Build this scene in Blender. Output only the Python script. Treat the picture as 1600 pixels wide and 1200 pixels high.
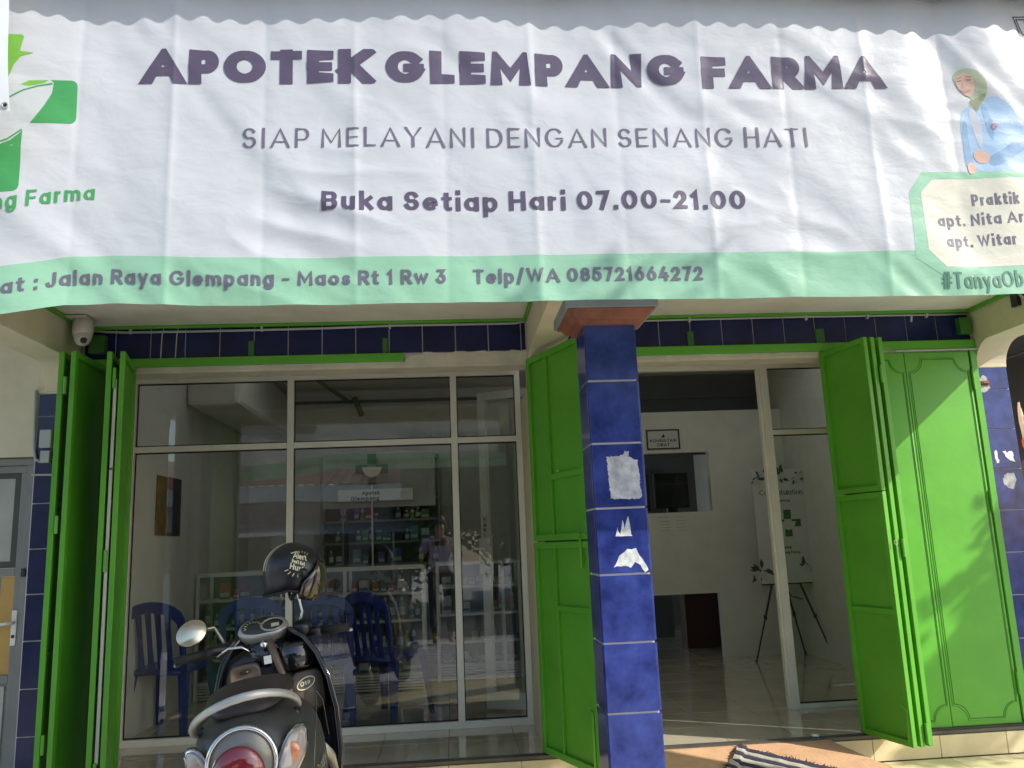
import bpy, bmesh, math, random
from mathutils import Vector, Matrix, noise
R = math.radians
sc = bpy.context.scene
for o in list(bpy.data.objects): bpy.data.objects.remove(o)
C = sc.collection

# ------------------------------------------------------------------ camera, sky, sun, exposure
cam = bpy.data.cameras.new('camera'); co = bpy.data.objects.new('camera', cam); C.objects.link(co)
cam.sensor_width = 36; cam.lens = 1290 / 1600 * 36; cam.clip_start = .05; cam.clip_end = 400
yaw, pit, rol = R(4.535), R(10.783), R(-2.346)
fw = Vector((math.sin(yaw)*math.cos(pit), math.cos(yaw)*math.cos(pit), math.sin(pit)))
r0 = Vector((math.cos(yaw), -math.sin(yaw), 0)); u0 = r0.cross(fw)
rt = r0*math.cos(rol) + u0*math.sin(rol); up = -r0*math.sin(rol) + u0*math.cos(rol)
CAM = Vector((0, -4.9, 1.17))
co.matrix_world = Matrix(((rt.x, up.x, -fw.x, CAM.x), (rt.y, up.y, -fw.y, CAM.y), (rt.z, up.z, -fw.z, CAM.z), (0, 0, 0, 1)))
sc.camera = co
sd = Vector((1, -.59, .82)).normalized()            # towards the sun
W = bpy.data.worlds.new('World'); sc.world = W; W.use_nodes = True
nt = W.node_tree; nt.nodes.clear()
sky = nt.nodes.new('ShaderNodeTexSky'); sky.sky_type = 'NISHITA'; sky.sun_disc = False
sky.sun_elevation = math.asin(sd.z); sky.sun_rotation = math.atan2(sd.x, sd.y)
sky.air_density = 1.1; sky.dust_density = 1.2
bg = nt.nodes.new('ShaderNodeBackground'); bg.inputs[1].default_value = .15
wo = nt.nodes.new('ShaderNodeOutputWorld')
nt.links.new(sky.outputs[0], bg.inputs[0]); nt.links.new(bg.outputs[0], wo.inputs[0])
sl = bpy.data.lights.new('sun', 'SUN'); sl.energy = 3.3; sl.angle = R(.6); sl.color = (1, .95, .88)
so = bpy.data.objects.new('sun', sl); C.objects.link(so)
so.rotation_euler = (-sd).to_track_quat('-Z', 'Y').to_euler(); so.location = sd*30
sc.view_settings.view_transform = 'Standard'; sc.view_settings.look = 'None'
sc.view_settings.exposure = .85; sc.view_settings.gamma = 1; sc.view_settings.use_curve_mapping = False
sc.render.engine = 'CYCLES'
sc.cycles.use_denoising = True; sc.cycles.max_bounces = 8; sc.cycles.transparent_max_bounces = 16
sc.cycles.diffuse_bounces = 4; sc.cycles.glossy_bounces = 4; sc.cycles.caustics_reflective = False; sc.cycles.caustics_refractive = False

# ------------------------------------------------------------------ materials
def mat(name, col, rough=.6, metal=0, var=.12, scale=6, bump=0, bscale=40, col2=None, spec=.5, coat=0, detail=5, stain=0):
    m = bpy.data.materials.new(name); m.use_nodes = True; N = m.node_tree.nodes; L = m.node_tree.links
    b = N['Principled BSDF']; b.inputs['Roughness'].default_value = rough; b.inputs['Metallic'].default_value = metal
    b.inputs['Specular IOR Level'].default_value = spec; b.inputs['Coat Weight'].default_value = coat; b.inputs['Coat Roughness'].default_value = .05
    tc = N.new('ShaderNodeTexCoord'); oi = N.new('ShaderNodeObjectInfo')
    ad = N.new('ShaderNodeVectorMath'); ad.operation = 'MULTIPLY_ADD'
    L.new(tc.outputs['Object'], ad.inputs[0]); ad.inputs[1].default_value = (1, 1, 1); L.new(oi.outputs['Location'], ad.inputs[2])
    n = N.new('ShaderNodeTexNoise'); n.inputs['Scale'].default_value = scale; n.inputs['Detail'].default_value = detail; n.inputs['Roughness'].default_value = .62
    L.new(ad.outputs[0], n.inputs['Vector'])
    rp = N.new('ShaderNodeValToRGB'); rp.color_ramp.elements[0].position = .3; rp.color_ramp.elements[1].position = .7
    c2 = col2 or tuple(min(1, c*(1+var)) for c in col)
    rp.color_ramp.elements[0].color = (*(c*(1-var) for c in col), 1); rp.color_ramp.elements[1].color = (*c2, 1)
    L.new(n.outputs[0], rp.inputs[0])
    out = rp.outputs[0]
    if stain:
        s = N.new('ShaderNodeTexNoise'); s.inputs['Scale'].default_value = 1.7; s.inputs['Detail'].default_value = 8; s.inputs['Roughness'].default_value = .7
        L.new(ad.outputs[0], s.inputs['Vector'])
        sr = N.new('ShaderNodeValToRGB'); sr.color_ramp.elements[0].position = .5; sr.color_ramp.elements[1].position = .72
        L.new(s.outputs[0], sr.inputs[0])
        mx = N.new('ShaderNodeMix'); mx.data_type = 'RGBA'; mx.blend_type = 'MULTIPLY'; mx.inputs[7].default_value = (.5, .46, .38, 1)
        mu = N.new('ShaderNodeMath'); mu.operation = 'MULTIPLY'; mu.inputs[1].default_value = stain
        L.new(sr.outputs[0], mu.inputs[0]); L.new(mu.outputs[0], mx.inputs[0]); L.new(out, mx.inputs[6]); out = mx.outputs[2]
    L.new(out, b.inputs['Base Color'])
    if rough > .08:
        mr = N.new('ShaderNodeMapRange'); mr.inputs['To Min'].default_value = max(.03, rough*.8); mr.inputs['To Max'].default_value = min(1, rough*1.25)
        L.new(n.outputs[0], mr.inputs[0]); L.new(mr.outputs[0], b.inputs['Roughness'])
    if bump:
        bn = N.new('ShaderNodeTexNoise'); bn.inputs['Scale'].default_value = bscale; bn.inputs['Detail'].default_value = 4
        L.new(ad.outputs[0], bn.inputs['Vector'])
        bp = N.new('ShaderNodeBump'); bp.inputs['Strength'].default_value = bump; bp.inputs['Distance'].default_value = .01
        L.new(bn.outputs[0], bp.inputs['Height']); L.new(bp.outputs[0], b.inputs['Normal'])
    return m
M = {}
def mk(k, *a, **kw): M[k] = mat(k, *a, **kw)
mk('cream', (.64, .57, .40), .8, var=.06, bump=.15, bscale=30, stain=.25)
mk('soffit', (.72, .68, .58), .85, var=.07, bump=.1, stain=.3)
mk('inner_wall', (.74, .72, .64), .7, var=.05, stain=.15)
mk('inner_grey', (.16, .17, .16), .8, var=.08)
mk('inner_ceiling', (.66, .66, .62), .8)
mk('green', (.102, .375, .026), .38, var=.10, scale=3, bump=.10, bscale=18, stain=.22)
mk('green_dark', (.035, .14, .02), .5, var=.2, stain=.3)
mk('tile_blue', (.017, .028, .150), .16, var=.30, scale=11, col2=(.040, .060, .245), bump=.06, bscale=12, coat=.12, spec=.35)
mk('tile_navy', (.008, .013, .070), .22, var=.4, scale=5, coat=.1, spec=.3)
mk('grout', (.74, .68, .68), .85, bump=.2)
mk('floor_tile', (.60, .53, .40), .05, var=.10, scale=4, bump=.01, bscale=5, stain=.3, coat=.6)
mk('riser_tile', (.72, .60, .38), .25, var=.07, scale=4, stain=.2)
mk('porch_tile', (.66, .57, .33), .35, var=.09, stain=.3)
mk('floor_grout', (.16, .13, .10), .9)
mk('ramp', (.60, .36, .20), .75, var=.12, scale=8, bump=.3, bscale=60, stain=.3)
mk('concrete', (.48, .47, .45), .9, var=.15, bump=.4, stain=.4)
mk('asphalt', (.06, .06, .06), .9, var=.2, bump=.5)
mk('track', (.11, .10, .085), .5, metal=.3, var=.3)
mk('alu', (.80, .78, .70), .42, var=.06, metal=0, bump=.03)
mk('alu_bright', (.74, .73, .66), .4, metal=0, var=.06)
mk('rubber', (.012, .012, .012), .7)
mk('render_white', (.60, .55, .45), .85, var=.12, bump=.5, bscale=50, stain=.3)
mk('terracotta', (.24, .085, .045), .75, var=.3, scale=14, bump=.3, stain=.3)
mk('cap_grey', (.23, .25, .24), .8, var=.2, bump=.3)
mk('peel_light', (.50, .51, .49), .85, var=.32, scale=38, bump=.4)
mk('peel', (.42, .42, .42), .85, var=.35, scale=30, bump=.4)
mk('white', (.72, .72, .68), .5)
mk('offwhite', (.62, .58, .48), .45)
mk('black', (.012, .012, .013), .35, var=.3)
mk('gloss_black', (.010, .010, .012), .12, coat=.6, var=.3)
mk('grey_plastic', (.036, .036, .034), .42, var=.1, bump=.03)
mk('brown_seat', (.028, .020, .017), .45, var=.2, bump=.15, bscale=90)
mk('brown_plastic', (.12, .088, .066), .4, var=.1)
mk('silver', (.44, .43, .38), .38, metal=.5, var=.08)
mk('lamp_shell', (.16, .155, .135), .25, metal=.4)
mk('desk_red', (.085, .028, .018), .5)
mk('shelf_grey', (.30, .30, .27), .5)
mk('chrome', (.7, .7, .68), .12, metal=1, var=.03)
mk('red_lens', (.15, .010, .014), .12, coat=1, var=.15)
mk('amber_lens', (.60, .22, .09), .15, coat=1, var=.3, scale=30)
mk('clear_lens', (.24, .215, .18), .12, coat=1, var=.15, scale=30)
mk('mirror', (.62, .58, .44), .24, metal=.85, var=.03)  # cream base colour stands in for the banner and soffit it reflects
mk('helmet', (.013, .014, .018), .33, var=.2)
mk('visor', (.035, .024, .014), .08, coat=1)
mk('cream_print', (.72, .66, .42), .6)
mk('chair_blue', (.016, .034, .19), .33, var=.15)
mk('door_yellow', (.50, .30, .07), .5, var=.1)
mk('door_grey', (.21, .21, .185), .5, stain=.3)
mk('door_seal', (.055, .06, .045), .6)
mk('window_grey', (.38, .37, .32), .35, var=.15, scale=3)
mk('paper', (.62, .61, .56), .7, var=.04)
mk('print_dark', (.035, .04, .035), .7)
mk('print_green', (.045, .12, .045), .7)
mk('red_roof', (.17, .06, .045), .75, var=.35, scale=8, bump=.3)
mk('zinc', (.42, .43, .43), .45, metal=.3, var=.2)
mk('leaf', (.05, .12, .025), .5, var=.4, scale=3)
mk('leaf_light', (.12, .22, .04), .5, var=.3)
mk('bark', (.10, .07, .045), .9, bump=.5)
mk('house_white', (.78, .79, .77), .8, stain=.4)
mk('sign_red', (.30, .15, .15), .6)
mk('skin', (.42, .24, .15), .5)
mk('lilac', (.42, .42, .60), .8)
mk('trouser', (.02, .02, .03), .8)
mk('hair', (.012, .010, .009), .5)
mk('mat_dark', (.055, .050, .075), .95, bump=1, bscale=260, var=.3, scale=60)
mk('mat_light', (.58, .54, .44), .95, bump=1, bscale=260, var=.15, scale=60)
mk('petal', (.66, .48, .34), .6, var=.15)
mk('petal_red', (.60, .09, .05), .6)
mk('floral_green', (.05, .075, .055), .7)
mk('floral_white', (.55, .55, .50), .7)
mk('painted_shade', (.030, .026, .022), .9, var=.3)  # near-black colour stands in for the deep shade of the side yard
mk('gold_print', (.25, .15, .03), .5, var=.6, scale=12)
mk('poster_dark', (.05, .05, .055), .4, var=.5, scale=9)
mk('pipe', (.42, .42, .40), .5)

def glass(name, tint=(.93, .96, .94), k=1.0):
    m = bpy.data.materials.new(name); m.use_nodes = True; N = m.node_tree.nodes; L = m.node_tree.links; N.clear()
    o = N.new('ShaderNodeOutputMaterial'); mx = N.new('ShaderNodeMixShader'); t = N.new('ShaderNodeBsdfTransparent'); g = N.new('ShaderNodeBsdfGlossy')
    t.inputs[0].default_value = (*tint, 1); g.inputs['Roughness'].default_value = .0; g.inputs[0].default_value = (1, 1, 1, 1)
    f = N.new('ShaderNodeFresnel'); f.inputs[0].default_value = 1.52
    mu = N.new('ShaderNodeMath'); mu.operation = 'MULTIPLY'; mu.inputs[1].default_value = k
    tc = N.new('ShaderNodeTexCoord'); n = N.new('ShaderNodeTexNoise'); n.inputs['Scale'].default_value = 1.6; n.inputs['Detail'].default_value = 1
    bp = N.new('ShaderNodeBump'); bp.inputs['Strength'].default_value = .04; bp.inputs['Distance'].default_value = .02
    L.new(tc.outputs['Object'], n.inputs[0]); L.new(n.outputs[0], bp.inputs['Height']); L.new(bp.outputs[0], g.inputs['Normal'])
    L.new(f.outputs[0], mu.inputs[0]); L.new(mu.outputs[0], mx.inputs[0]); L.new(t.outputs[0], mx.inputs[1]); L.new(g.outputs[0], mx.inputs[2]); L.new(mx.outputs[0], o.inputs[0])
    return m
def sheet(name, col, tl):
    m = bpy.data.materials.new(name); m.use_nodes = True; N = m.node_tree.nodes; L = m.node_tree.links; N.clear()
    o = N.new('ShaderNodeOutputMaterial'); mx = N.new('ShaderNodeMixShader'); d = N.new('ShaderNodeBsdfDiffuse'); t = N.new('ShaderNodeBsdfTranslucent')
    d.inputs[0].default_value = t.inputs[0].default_value = (*col, 1); mx.inputs[0].default_value = tl; L.new(d.outputs[0], mx.inputs[1]); L.new(t.outputs[0], mx.inputs[2]); L.new(mx.outputs[0], o.inputs[0]); return m
M['added_roof_sheet'] = sheet('added_roof_sheet', (.62, .62, .56), .45)
M['glass'] = glass('glass', k=2.1); M['case_glass'] = glass('case_glass', k=.5)

def vinyl(name, col, tl=.22, col2=None):
    """thin printed banner vinyl: mostly diffuse, a little light comes through, faint sheen"""
    m = bpy.data.materials.new(name); m.use_nodes = True; N = m.node_tree.nodes; L = m.node_tree.links; N.clear()
    o = N.new('ShaderNodeOutputMaterial'); d = N.new('ShaderNodeBsdfDiffuse'); t = N.new('ShaderNodeBsdfTranslucent'); g = N.new('ShaderNodeBsdfGlossy')
    g.inputs['Roughness'].default_value = .38
    tc = N.new('ShaderNodeTexCoord'); n = N.new('ShaderNodeTexNoise'); n.inputs['Scale'].default_value = 2.2; n.inputs['Detail'].default_value = 6; n.inputs['Roughness'].default_value = .6
    L.new(tc.outputs['Object'], n.inputs[0])
    rp = N.new('ShaderNodeValToRGB'); rp.color_ramp.elements[0].position = .3; rp.color_ramp.elements[1].position = .7
    rp.color_ramp.elements[0].color = (*(c*.93 for c in col), 1); rp.color_ramp.elements[1].color = (*(col2 or col), 1)
    L.new(n.outputs[0], rp.inputs[0])
    for s in (d, t): L.new(rp.outputs[0], s.inputs[0])
    # fine crumples
    mp = N.new('ShaderNodeMapping'); mp.inputs['Rotation'].default_value = (0, R(28), 0); mp.inputs['Scale'].default_value = (2.0, 1, 3.6)
    L.new(tc.outputs['Object'], mp.inputs[0])
    n2 = N.new('ShaderNodeTexNoise'); n2.inputs['Scale'].default_value = 2.6; n2.inputs['Detail'].default_value = 5; n2.inputs['Roughness'].default_value = .48; n2.inputs['Distortion'].default_value = .3
    L.new(mp.outputs[0], n2.inputs[0])
    bp = N.new('ShaderNodeBump'); bp.inputs['Strength'].default_value = .42; bp.inputs['Distance'].default_value = .016
    L.new(n2.outputs[0], bp.inputs['Height'])
    for s in (d, t, g): L.new(bp.outputs[0], s.inputs['Normal'])
    m1 = N.new('ShaderNodeMixShader'); m1.inputs[0].default_value = tl; L.new(d.outputs[0], m1.inputs[1]); L.new(t.outputs[0], m1.inputs[2])
    m2 = N.new('ShaderNodeMixShader'); m2.inputs[0].default_value = .05; L.new(m1.outputs[0], m2.inputs[1]); L.new(g.outputs[0], m2.inputs[2])
    L.new(m2.outputs[0], o.inputs[0]); return m
M['v_white'] = vinyl('v_white', (.70, .72, .75), .36); M['v_green'] = vinyl('v_green', (.33, .62, .42), .3)
M['v_cream'] = vinyl('v_cream', (.72, .68, .56)); M['v_ink'] = vinyl('v_ink', (.085, .065, .105), .04); M['v_ink2'] = vinyl('v_ink2', (.13, .115, .155), .04)
M['v_logo'] = vinyl('v_logo', (.055, .30, .085), .1); M['v_lime'] = vinyl('v_lime', (.17, .42, .05), .1); M['v_teal'] = vinyl('v_teal', (.07, .20, .13), .05)
M['v_blue'] = vinyl('v_blue', (.36, .52, .70), .15); M['v_sage'] = vinyl('v_sage', (.42, .46, .30), .15); M['v_skin'] = vinyl('v_skin', (.68, .44, .34), .15); M['v_red'] = vinyl('v_red', (.5, .2, .25), .1)
M['v_grey'] = vinyl('v_grey', (.40, .42, .44), .1)

# ------------------------------------------------------------------ mesh helpers
class MB:
    def __init__(s): s.v = []; s.f = []; s.mi = []
    def add(s, vs, fs, mi=0):
        b = len(s.v); s.v += [tuple(v) for v in vs]; s.f += [tuple(i+b for i in f) for f in fs]; s.mi += [mi]*len(fs); return s
    def box(s, x0, x1, y0, y1, z0, z1, mi=0):
        vs = [(x, y, z) for x in (x0, x1) for y in (y0, y1) for z in (z0, z1)]
        return s.add(vs, [(0, 1, 3, 2), (4, 6, 7, 5), (0, 4, 5, 1), (2, 3, 7, 6), (0, 2, 6, 4), (1, 5, 7, 3)], mi)
    def tube(s, pts, r, n=8, caps=True, mi=0, ry=None):
        pts = [Vector(p) for p in pts]; rs = r if isinstance(r, (list, tuple)) else [r]*len(pts)
        vs = []; fs = []; last = None
        for i, p in enumerate(pts):
            d = (pts[min(i+1, len(pts)-1)] - pts[max(i-1, 0)]).normalized()
            a = last if last is not None else (Vector((0, 0, 1)) if abs(d.z) < .9 else Vector((1, 0, 0)))
            a = (a - d*a.dot(d)).normalized(); b = d.cross(a); last = a
            for k in range(n):
                t = 2*math.pi*k/n; vs.append(p + (a*math.cos(t) + b*math.sin(t)*(ry or 1))*rs[i])
        for i in range(len(pts)-1):
            for k in range(n):
                k2 = (k+1) % n; fs.append((i*n+k, i*n+k2, (i+1)*n+k2, (i+1)*n+k))
        if caps: fs += [tuple(range(n))[::-1], tuple(range((len(pts)-1)*n, len(pts)*n))]
        return s.add(vs, fs, mi)
    def loft(s, rings, caps=True, mi=0, closed=True):
        n = len(rings[0]); vs = [p for r in rings for p in r]; fs = []
        for i in range(len(rings)-1):
            for k in range(n if closed else n-1):
                k2 = (k+1) % n; fs.append((i*n+k, i*n+k2, (i+1)*n+k2, (i+1)*n+k))
        if caps: fs += [tuple(range(n))[::-1], tuple(range((len(rings)-1)*n, len(rings)*n))]
        return s.add(vs, fs, mi)
    def prism(s, poly, ax, a0, a1, mi=0):
        """poly of 2D points, extruded along axis ax ('x','y','z') from a0 to a1"""
        f = {'x': lambda p, a: (a, p[0], p[1]), 'y': lambda p, a: (p[0], a, p[1]), 'z': lambda p, a: (p[0], p[1], a)}[ax]
        n = len(poly); vs = [f(p, a0) for p in poly] + [f(p, a1) for p in poly]
        return s.add(vs, [tuple(range(n))[::-1], tuple(range(n, 2*n))] + [(i, (i+1) % n, n+(i+1) % n, n+i) for i in range(n)], mi)
    def disc(s, c, r, axis, t=.004, n=24, mi=0, ry=None):
        a = Vector(axis).normalized(); return s.tube([Vector(c)-a*t/2, Vector(c)+a*t/2], r, n, mi=mi, ry=ry)
    def ell(s, c, rx, ry, rz, nu=16, nv=10, mi=0, v0=-90, v1=90, u0=0, u1=360):
        rings = []
        full = (u1-u0 == 360)
        for j in range(nv+1):
            t = R(v0+(v1-v0)*j/nv)
            rings.append([(c[0]+rx*math.cos(t)*math.cos(R(u0+(u1-u0)*k/nu)), c[1]+ry*math.cos(t)*math.sin(R(u0+(u1-u0)*k/nu)), c[2]+rz*math.sin(t)) for k in range(nu if full else nu+1)])
        return s.loft(rings, caps=False, mi=mi, closed=full)

def finish(o, bev=0, smooth=False, sub=0, solid=0):
    if solid: m = o.modifiers.new('solid', 'SOLIDIFY'); m.thickness = solid; m.offset = 0
    if bev: m = o.modifiers.new('edge', 'BEVEL'); m.width = bev; m.segments = 2; m.limit_method = 'ANGLE'; m.angle_limit = R(40)
    if sub: m = o.modifiers.new('sub', 'SUBSURF'); m.levels = sub; m.render_levels = sub
    if smooth:
        for p in o.data.polygons: p.use_smooth = True
    return o
def obj(name, mb, m, parent=None, local=False, bev=0, smooth=False, sub=0, solid=0):
    me = bpy.data.meshes.new(name); off = Vector((0, 0, 0))
    me.from_pydata(mb.v, [], mb.f)
    ms = m if isinstance(m, (list, tuple)) else [m]
    for k in ms: me.materials.append(M[k])
    if len(ms) > 1: me.polygons.foreach_set('material_index', mb.mi)
    me.update()
    bm = bmesh.new(); bm.from_mesh(me); bmesh.ops.recalc_face_normals(bm, faces=bm.faces); bm.to_mesh(me); bm.free()
    o = bpy.data.objects.new(name, me); C.objects.link(o)
    if parent:
        o.parent = parent
        if not local: o.location = -abspos(parent)
    return finish(o, bev, smooth, sub, solid)
def abspos(p):
    v = Vector((0, 0, 0))
    while p: v += p.location; p = p.parent
    return v
def tag(o, label, cat, group=None, kind=None):
    o['label'] = label; o['category'] = cat
    if group: o['group'] = group
    if kind: o['kind'] = kind
    return o
def thing(name, label, cat, loc=(0, 0, 0), rz=0, group=None):
    o = bpy.data.objects.new(name, None); C.objects.link(o); o.location = loc; o.rotation_euler = (0, 0, rz); o.empty_display_size = .1
    return tag(o, label, cat, group)
def struct(name, mb, m, **k): o = obj(name, mb, m, **k); o['kind'] = 'structure'; return o
def inst(name, src, loc, parent, rot=None):
    o = bpy.data.objects.new(name, src.data); C.objects.link(o); o.parent = parent; o.location = Vector(loc) - abspos(parent)
    if rot: o.rotation_euler = rot
    return o
def tilemesh(name, sx, sy, sz, m, bev=.0015):
    """mesh of one tile centred on the origin, edges eased"""
    bm = bmesh.new(); bmesh.ops.create_cube(bm, size=1)
    for v in bm.verts: v.co = (v.co.x*sx, v.co.y*sy, v.co.z*sz)
    bmesh.ops.bevel(bm, geom=bm.edges[:], offset=bev, segments=1, affect='EDGES')
    me = bpy.data.meshes.new(name); bm.to_mesh(me); bm.free(); me.materials.append(M[m]); return me
def piece(name, me, loc, parent, rot=None, flat=False):
    o = bpy.data.objects.new(name, me); C.objects.link(o); o.parent = parent; o.location = Vector(loc) - abspos(parent)
    if rot: o.rotation_euler = rot
    return o
def grid_poly(mb, poly, step, fmap, mi=0):
    """fill a 2-D outline, cut it into a fine net and map each point through fmap(x, z)"""
    bm = bmesh.new(); vs = [bm.verts.new((p[0], p[1], 0)) for p in poly]; f = bm.faces.new(vs)
    bmesh.ops.triangulate(bm, faces=[f], ngon_method='EAR_CLIP')
    xs = [p[0] for p in poly]; zs = [p[1] for p in poly]
    for lo, hi, no in ((min(xs), max(xs), (1, 0, 0)), (min(zs), max(zs), (0, 1, 0))):
        k = math.floor(lo/step)+1
        while k*step < hi:
            bmesh.ops.bisect_plane(bm, geom=bm.verts[:]+bm.edges[:]+bm.faces[:], plane_co=Vector(no)*(k*step), plane_no=no); k += 1
    bm.verts.index_update()
    mb.add([fmap(v.co.x, v.co.y) for v in bm.verts], [tuple(v.index for v in f.verts) for f in bm.faces], mi); bm.free()

# ------------------------------------------------------------------ a stroke alphabet
def arc(cx, cy, rx, ry, a0, a1, n=None):
    n = n or max(6, int(abs(a1-a0)/11)); return [(cx+rx*math.cos(R(a0+(a1-a0)*i/n)), cy+ry*math.sin(R(a0+(a1-a0)*i/n))) for i in range(n+1)]
O_ = [arc(.5, .5, .5, .5, 90, 450, 32)]
XH = .72
G = {  # width, bottom, top, strokes in the unit box of their own centre lines
 'A': (.92, 0, 1, [[(0, 0), (.5, 1), (1, 0)], [(.30, .27), (.70, .27)]]),
 'B': (.70, 0, 1, [[(0, 0), (0, 1), (.6, 1)]+arc(.62, .76, .33, .24, 90, -90)+[(0, .52)], [(.6, .52)]+arc(.64, .26, .36, .26, 90, -90)+[(0, 0)]]),
 'D': (.80, 0, 1, [[(0, 0), (0, 1), (.4, 1)]+arc(.45, .5, .55, .5, 90, -90)+[(0, 0), (0, .1)]]),
 'E': (.62, 0, 1, [[(1, 1), (0, 1), (0, 0), (1, 0)], [(0, .5), (.9, .5)]]),
 'F': (.62, 0, 1, [[(1, 1), (0, 1), (0, 0)], [(0, .48), (.9, .48)]]),
 'G': (.92, 0, 1, [arc(.5, .5, .5, .5, 42, 338), [(.97, .46), (.66, .46)]]),
 'H': (.76, 0, 1, [[(0, 0), (0, 1)], [(1, 0), (1, 1)], [(0, .5), (1, .5)]]),
 'I': (.20, 0, 1, [[(.5, 0), (.5, 1)]]),
 'J': (.58, 0, 1, [[(1, 1), (1, .3)]+arc(.5, .3, .5, .3, 0, -160)]),
 'K': (.76, 0, 1, [[(0, 0), (0, 1)], [(1, 1), (.12, .42)], [(.34, .55), (1, 0)]]),
 'L': (.58, 0, 1, [[(0, 1), (0, 0), (1, 0)]]),
 'M': (.96, 0, 1, [[(0, 0), (0.02, 1), (.5, .22), (.98, 1), (1, 0)]]),
 'N': (.78, 0, 1, [[(0, 0), (0, 1), (1, 0), (1, 1)]]),
 'O': (.96, 0, 1, O_),
 'P': (.68, 0, 1, [[(0, 0), (0, 1), (.55, 1)]+arc(.6, .70, .40, .30, 90, -90)+[(0, .40)]]),
 'R': (.70, 0, 1, [[(0, 0), (0, 1), (.55, 1)]+arc(.6, .71, .40, .29, 90, -90)+[(0, .42)], [(.5, .42), (1, 0)]]),
 'S': (.66, 0, 1, [arc(.5, .74, .46, .26, 25, 255)+[(.5, .49)]+arc(.5, .26, .5, .26, 75, -160)]),
 'T': (.72, 0, 1, [[(0, 1), (1, 1)], [(.5, 1), (.5, 0)]]),
 'C': (.86, 0, 1, [arc(.5, .5, .5, .5, 42, 318)]),
 'U': (.74, 0, 1, [[(0, 1), (0, .4)]+arc(.5, .4, .5, .4, 180, 360)+[(1, 1)]]),
 'W': (1.15, 0, 1, [[(0, 1), (.27, 0), (.5, .95), (.73, 0), (1, 1)]]),
 'Y': (.80, 0, 1, [[(0, 1), (.5, .45), (1, 1)], [(.5, .45), (.5, 0)]]),
 'a': (.66, 0, XH, O_+[[(1, 0), (1, 1)]]),
 'b': (.66, 0, 1, [arc(.5, .36, .5, .36, 0, 360, 28), [(0, 0), (0, 1)]]),
 'c': (.60, 0, XH, [arc(.5, .5, .5, .5, 45, 315)]),
 'e': (.66, 0, XH, [[(.02, .5), (1, .5)]+arc(.5, .5, .5, .5, 8, 300)]),
 'g': (.66, -.30, XH, [arc(.5, .647, .5, .353, 90, 450, 28), [(1, 1), (1, .3)]+arc(.5, .28, .5, .28, 0, -150)]),
 'i': (.20, 0, 1.06, [[(.5, 0), (.5, .57)], [(.5, 1), (.5, 1)]]),
 'j': (.30, -.3, 1, [[(.8, .75), (.8, .2)]+arc(.4, .2, .4, .2, 0, -100)]),
 'k': (.62, 0, 1, [[(0, 0), (0, 1)], [(.92, .68), (.1, .28)], [(.36, .42), (1, 0)]]),
 'l': (.18, 0, 1, [[(.5, 0), (.5, 1)]]),
 'm': (.98, 0, XH, [[(0, 0), (0, 1)], [(0, .6)]+arc(.25, .6, .25, .4, 180, 0)+[(.5, 0)], [(.5, .6)]+arc(.75, .6, .25, .4, 180, 0)+[(1, 0)]]),
 'n': (.60, 0, XH, [[(0, 0), (0, 1)], [(0, .5)]+arc(.5, .5, .5, .5, 180, 0)+[(1, 0)]]),
 'o': (.68, 0, XH, O_),
 'p': (.66, -.30, XH, [arc(.5, .647, .5, .353, 90, 450, 28), [(0, 0), (0, 1)]]),
 'r': (.42, 0, XH, [[(0, 0), (0, 1)], [(0, .5)]+arc(.75, .5, .75, .5, 180, 85)]),
 's': (.52, 0, XH, [arc(.5, .74, .46, .26, 25, 255)+[(.5, .49)]+arc(.5, .26, .5, .26, 75, -160)]),
 't': (.46, 0, .93, [[(.42, 1), (.42, .25)]+arc(.8, .25, .38, .25, 180, 270)+[(1, 0)], [(0, .74), (1, .74)]]),
 'u': (.60, 0, XH, [[(0, 1), (0, .45)]+arc(.5, .45, .5, .45, 180, 360)+[(1, 1)], [(1, 1), (1, 0)]]),
 'v': (.62, 0, XH, [[(0, 1), (.5, 0), (1, 1)]]),
 'w': (.92, 0, XH, [[(0, 1), (.27, 0), (.5, .95), (.73, 0), (1, 1)]]),
 'y': (.64, -.30, XH, [[(1, 1), (.28, 0)], [(0, 1), (.52, .36)]]),
 '0': (.72, 0, 1, O_), '1': (.38, 0, 1, [[(0, .82), (.8, 1), (.8, 0)]]),
 '2': (.62, 0, 1, [arc(.48, .70, .48, .30, 165, -35)+[(0, 0), (1, 0)]]),
 '3': (.62, 0, 1, [[(.05, 1), (.9, 1), (.45, .58)]+arc(.45, .30, .55, .30, 80, -160)]),
 '4': (.70, 0, 1, [[(.55, 1), (0, .26), (1, .26)], [(.76, .5), (.76, 0)]]),
 '5': (.62, 0, 1, [[(.92, 1), (.16, 1), (.08, .56)]+arc(.46, .32, .54, .32, 115, -155)]),
 '6': (.66, 0, 1, [arc(.5, .33, .5, .33, 0, 360, 28), [(.04, .45), (.62, 1)]]),
 '7': (.60, 0, 1, [[(0, 1), (1, 1), (.35, 0)]]),
 '8': (.64, 0, 1, [arc(.5, .77, .42, .23, 0, 360, 26), arc(.5, .27, .5, .27, 0, 360, 26)]),
 '-': (.46, .30, .46, [[(0, .5), (1, .5)]]), '.': (.20, 0, .2, [[(.5, .5), (.5, .5)]]), ':': (.20, 0, .72, [[(.5, 0), (.5, 0)], [(.5, 1), (.5, 1)]]),
 '/': (.50, -.1, 1.05, [[(0, 0), (1, 1)]]), '#': (.80, 0, 1, [[(.22, 0), (.34, 1)], [(.66, 0), (.78, 1)], [(0, .33), (1, .33)], [(.05, .67), (1, .67)]]),
 "'": (.16, .75, 1, [[(.5, 0), (.5, 1)]]),
}
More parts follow.
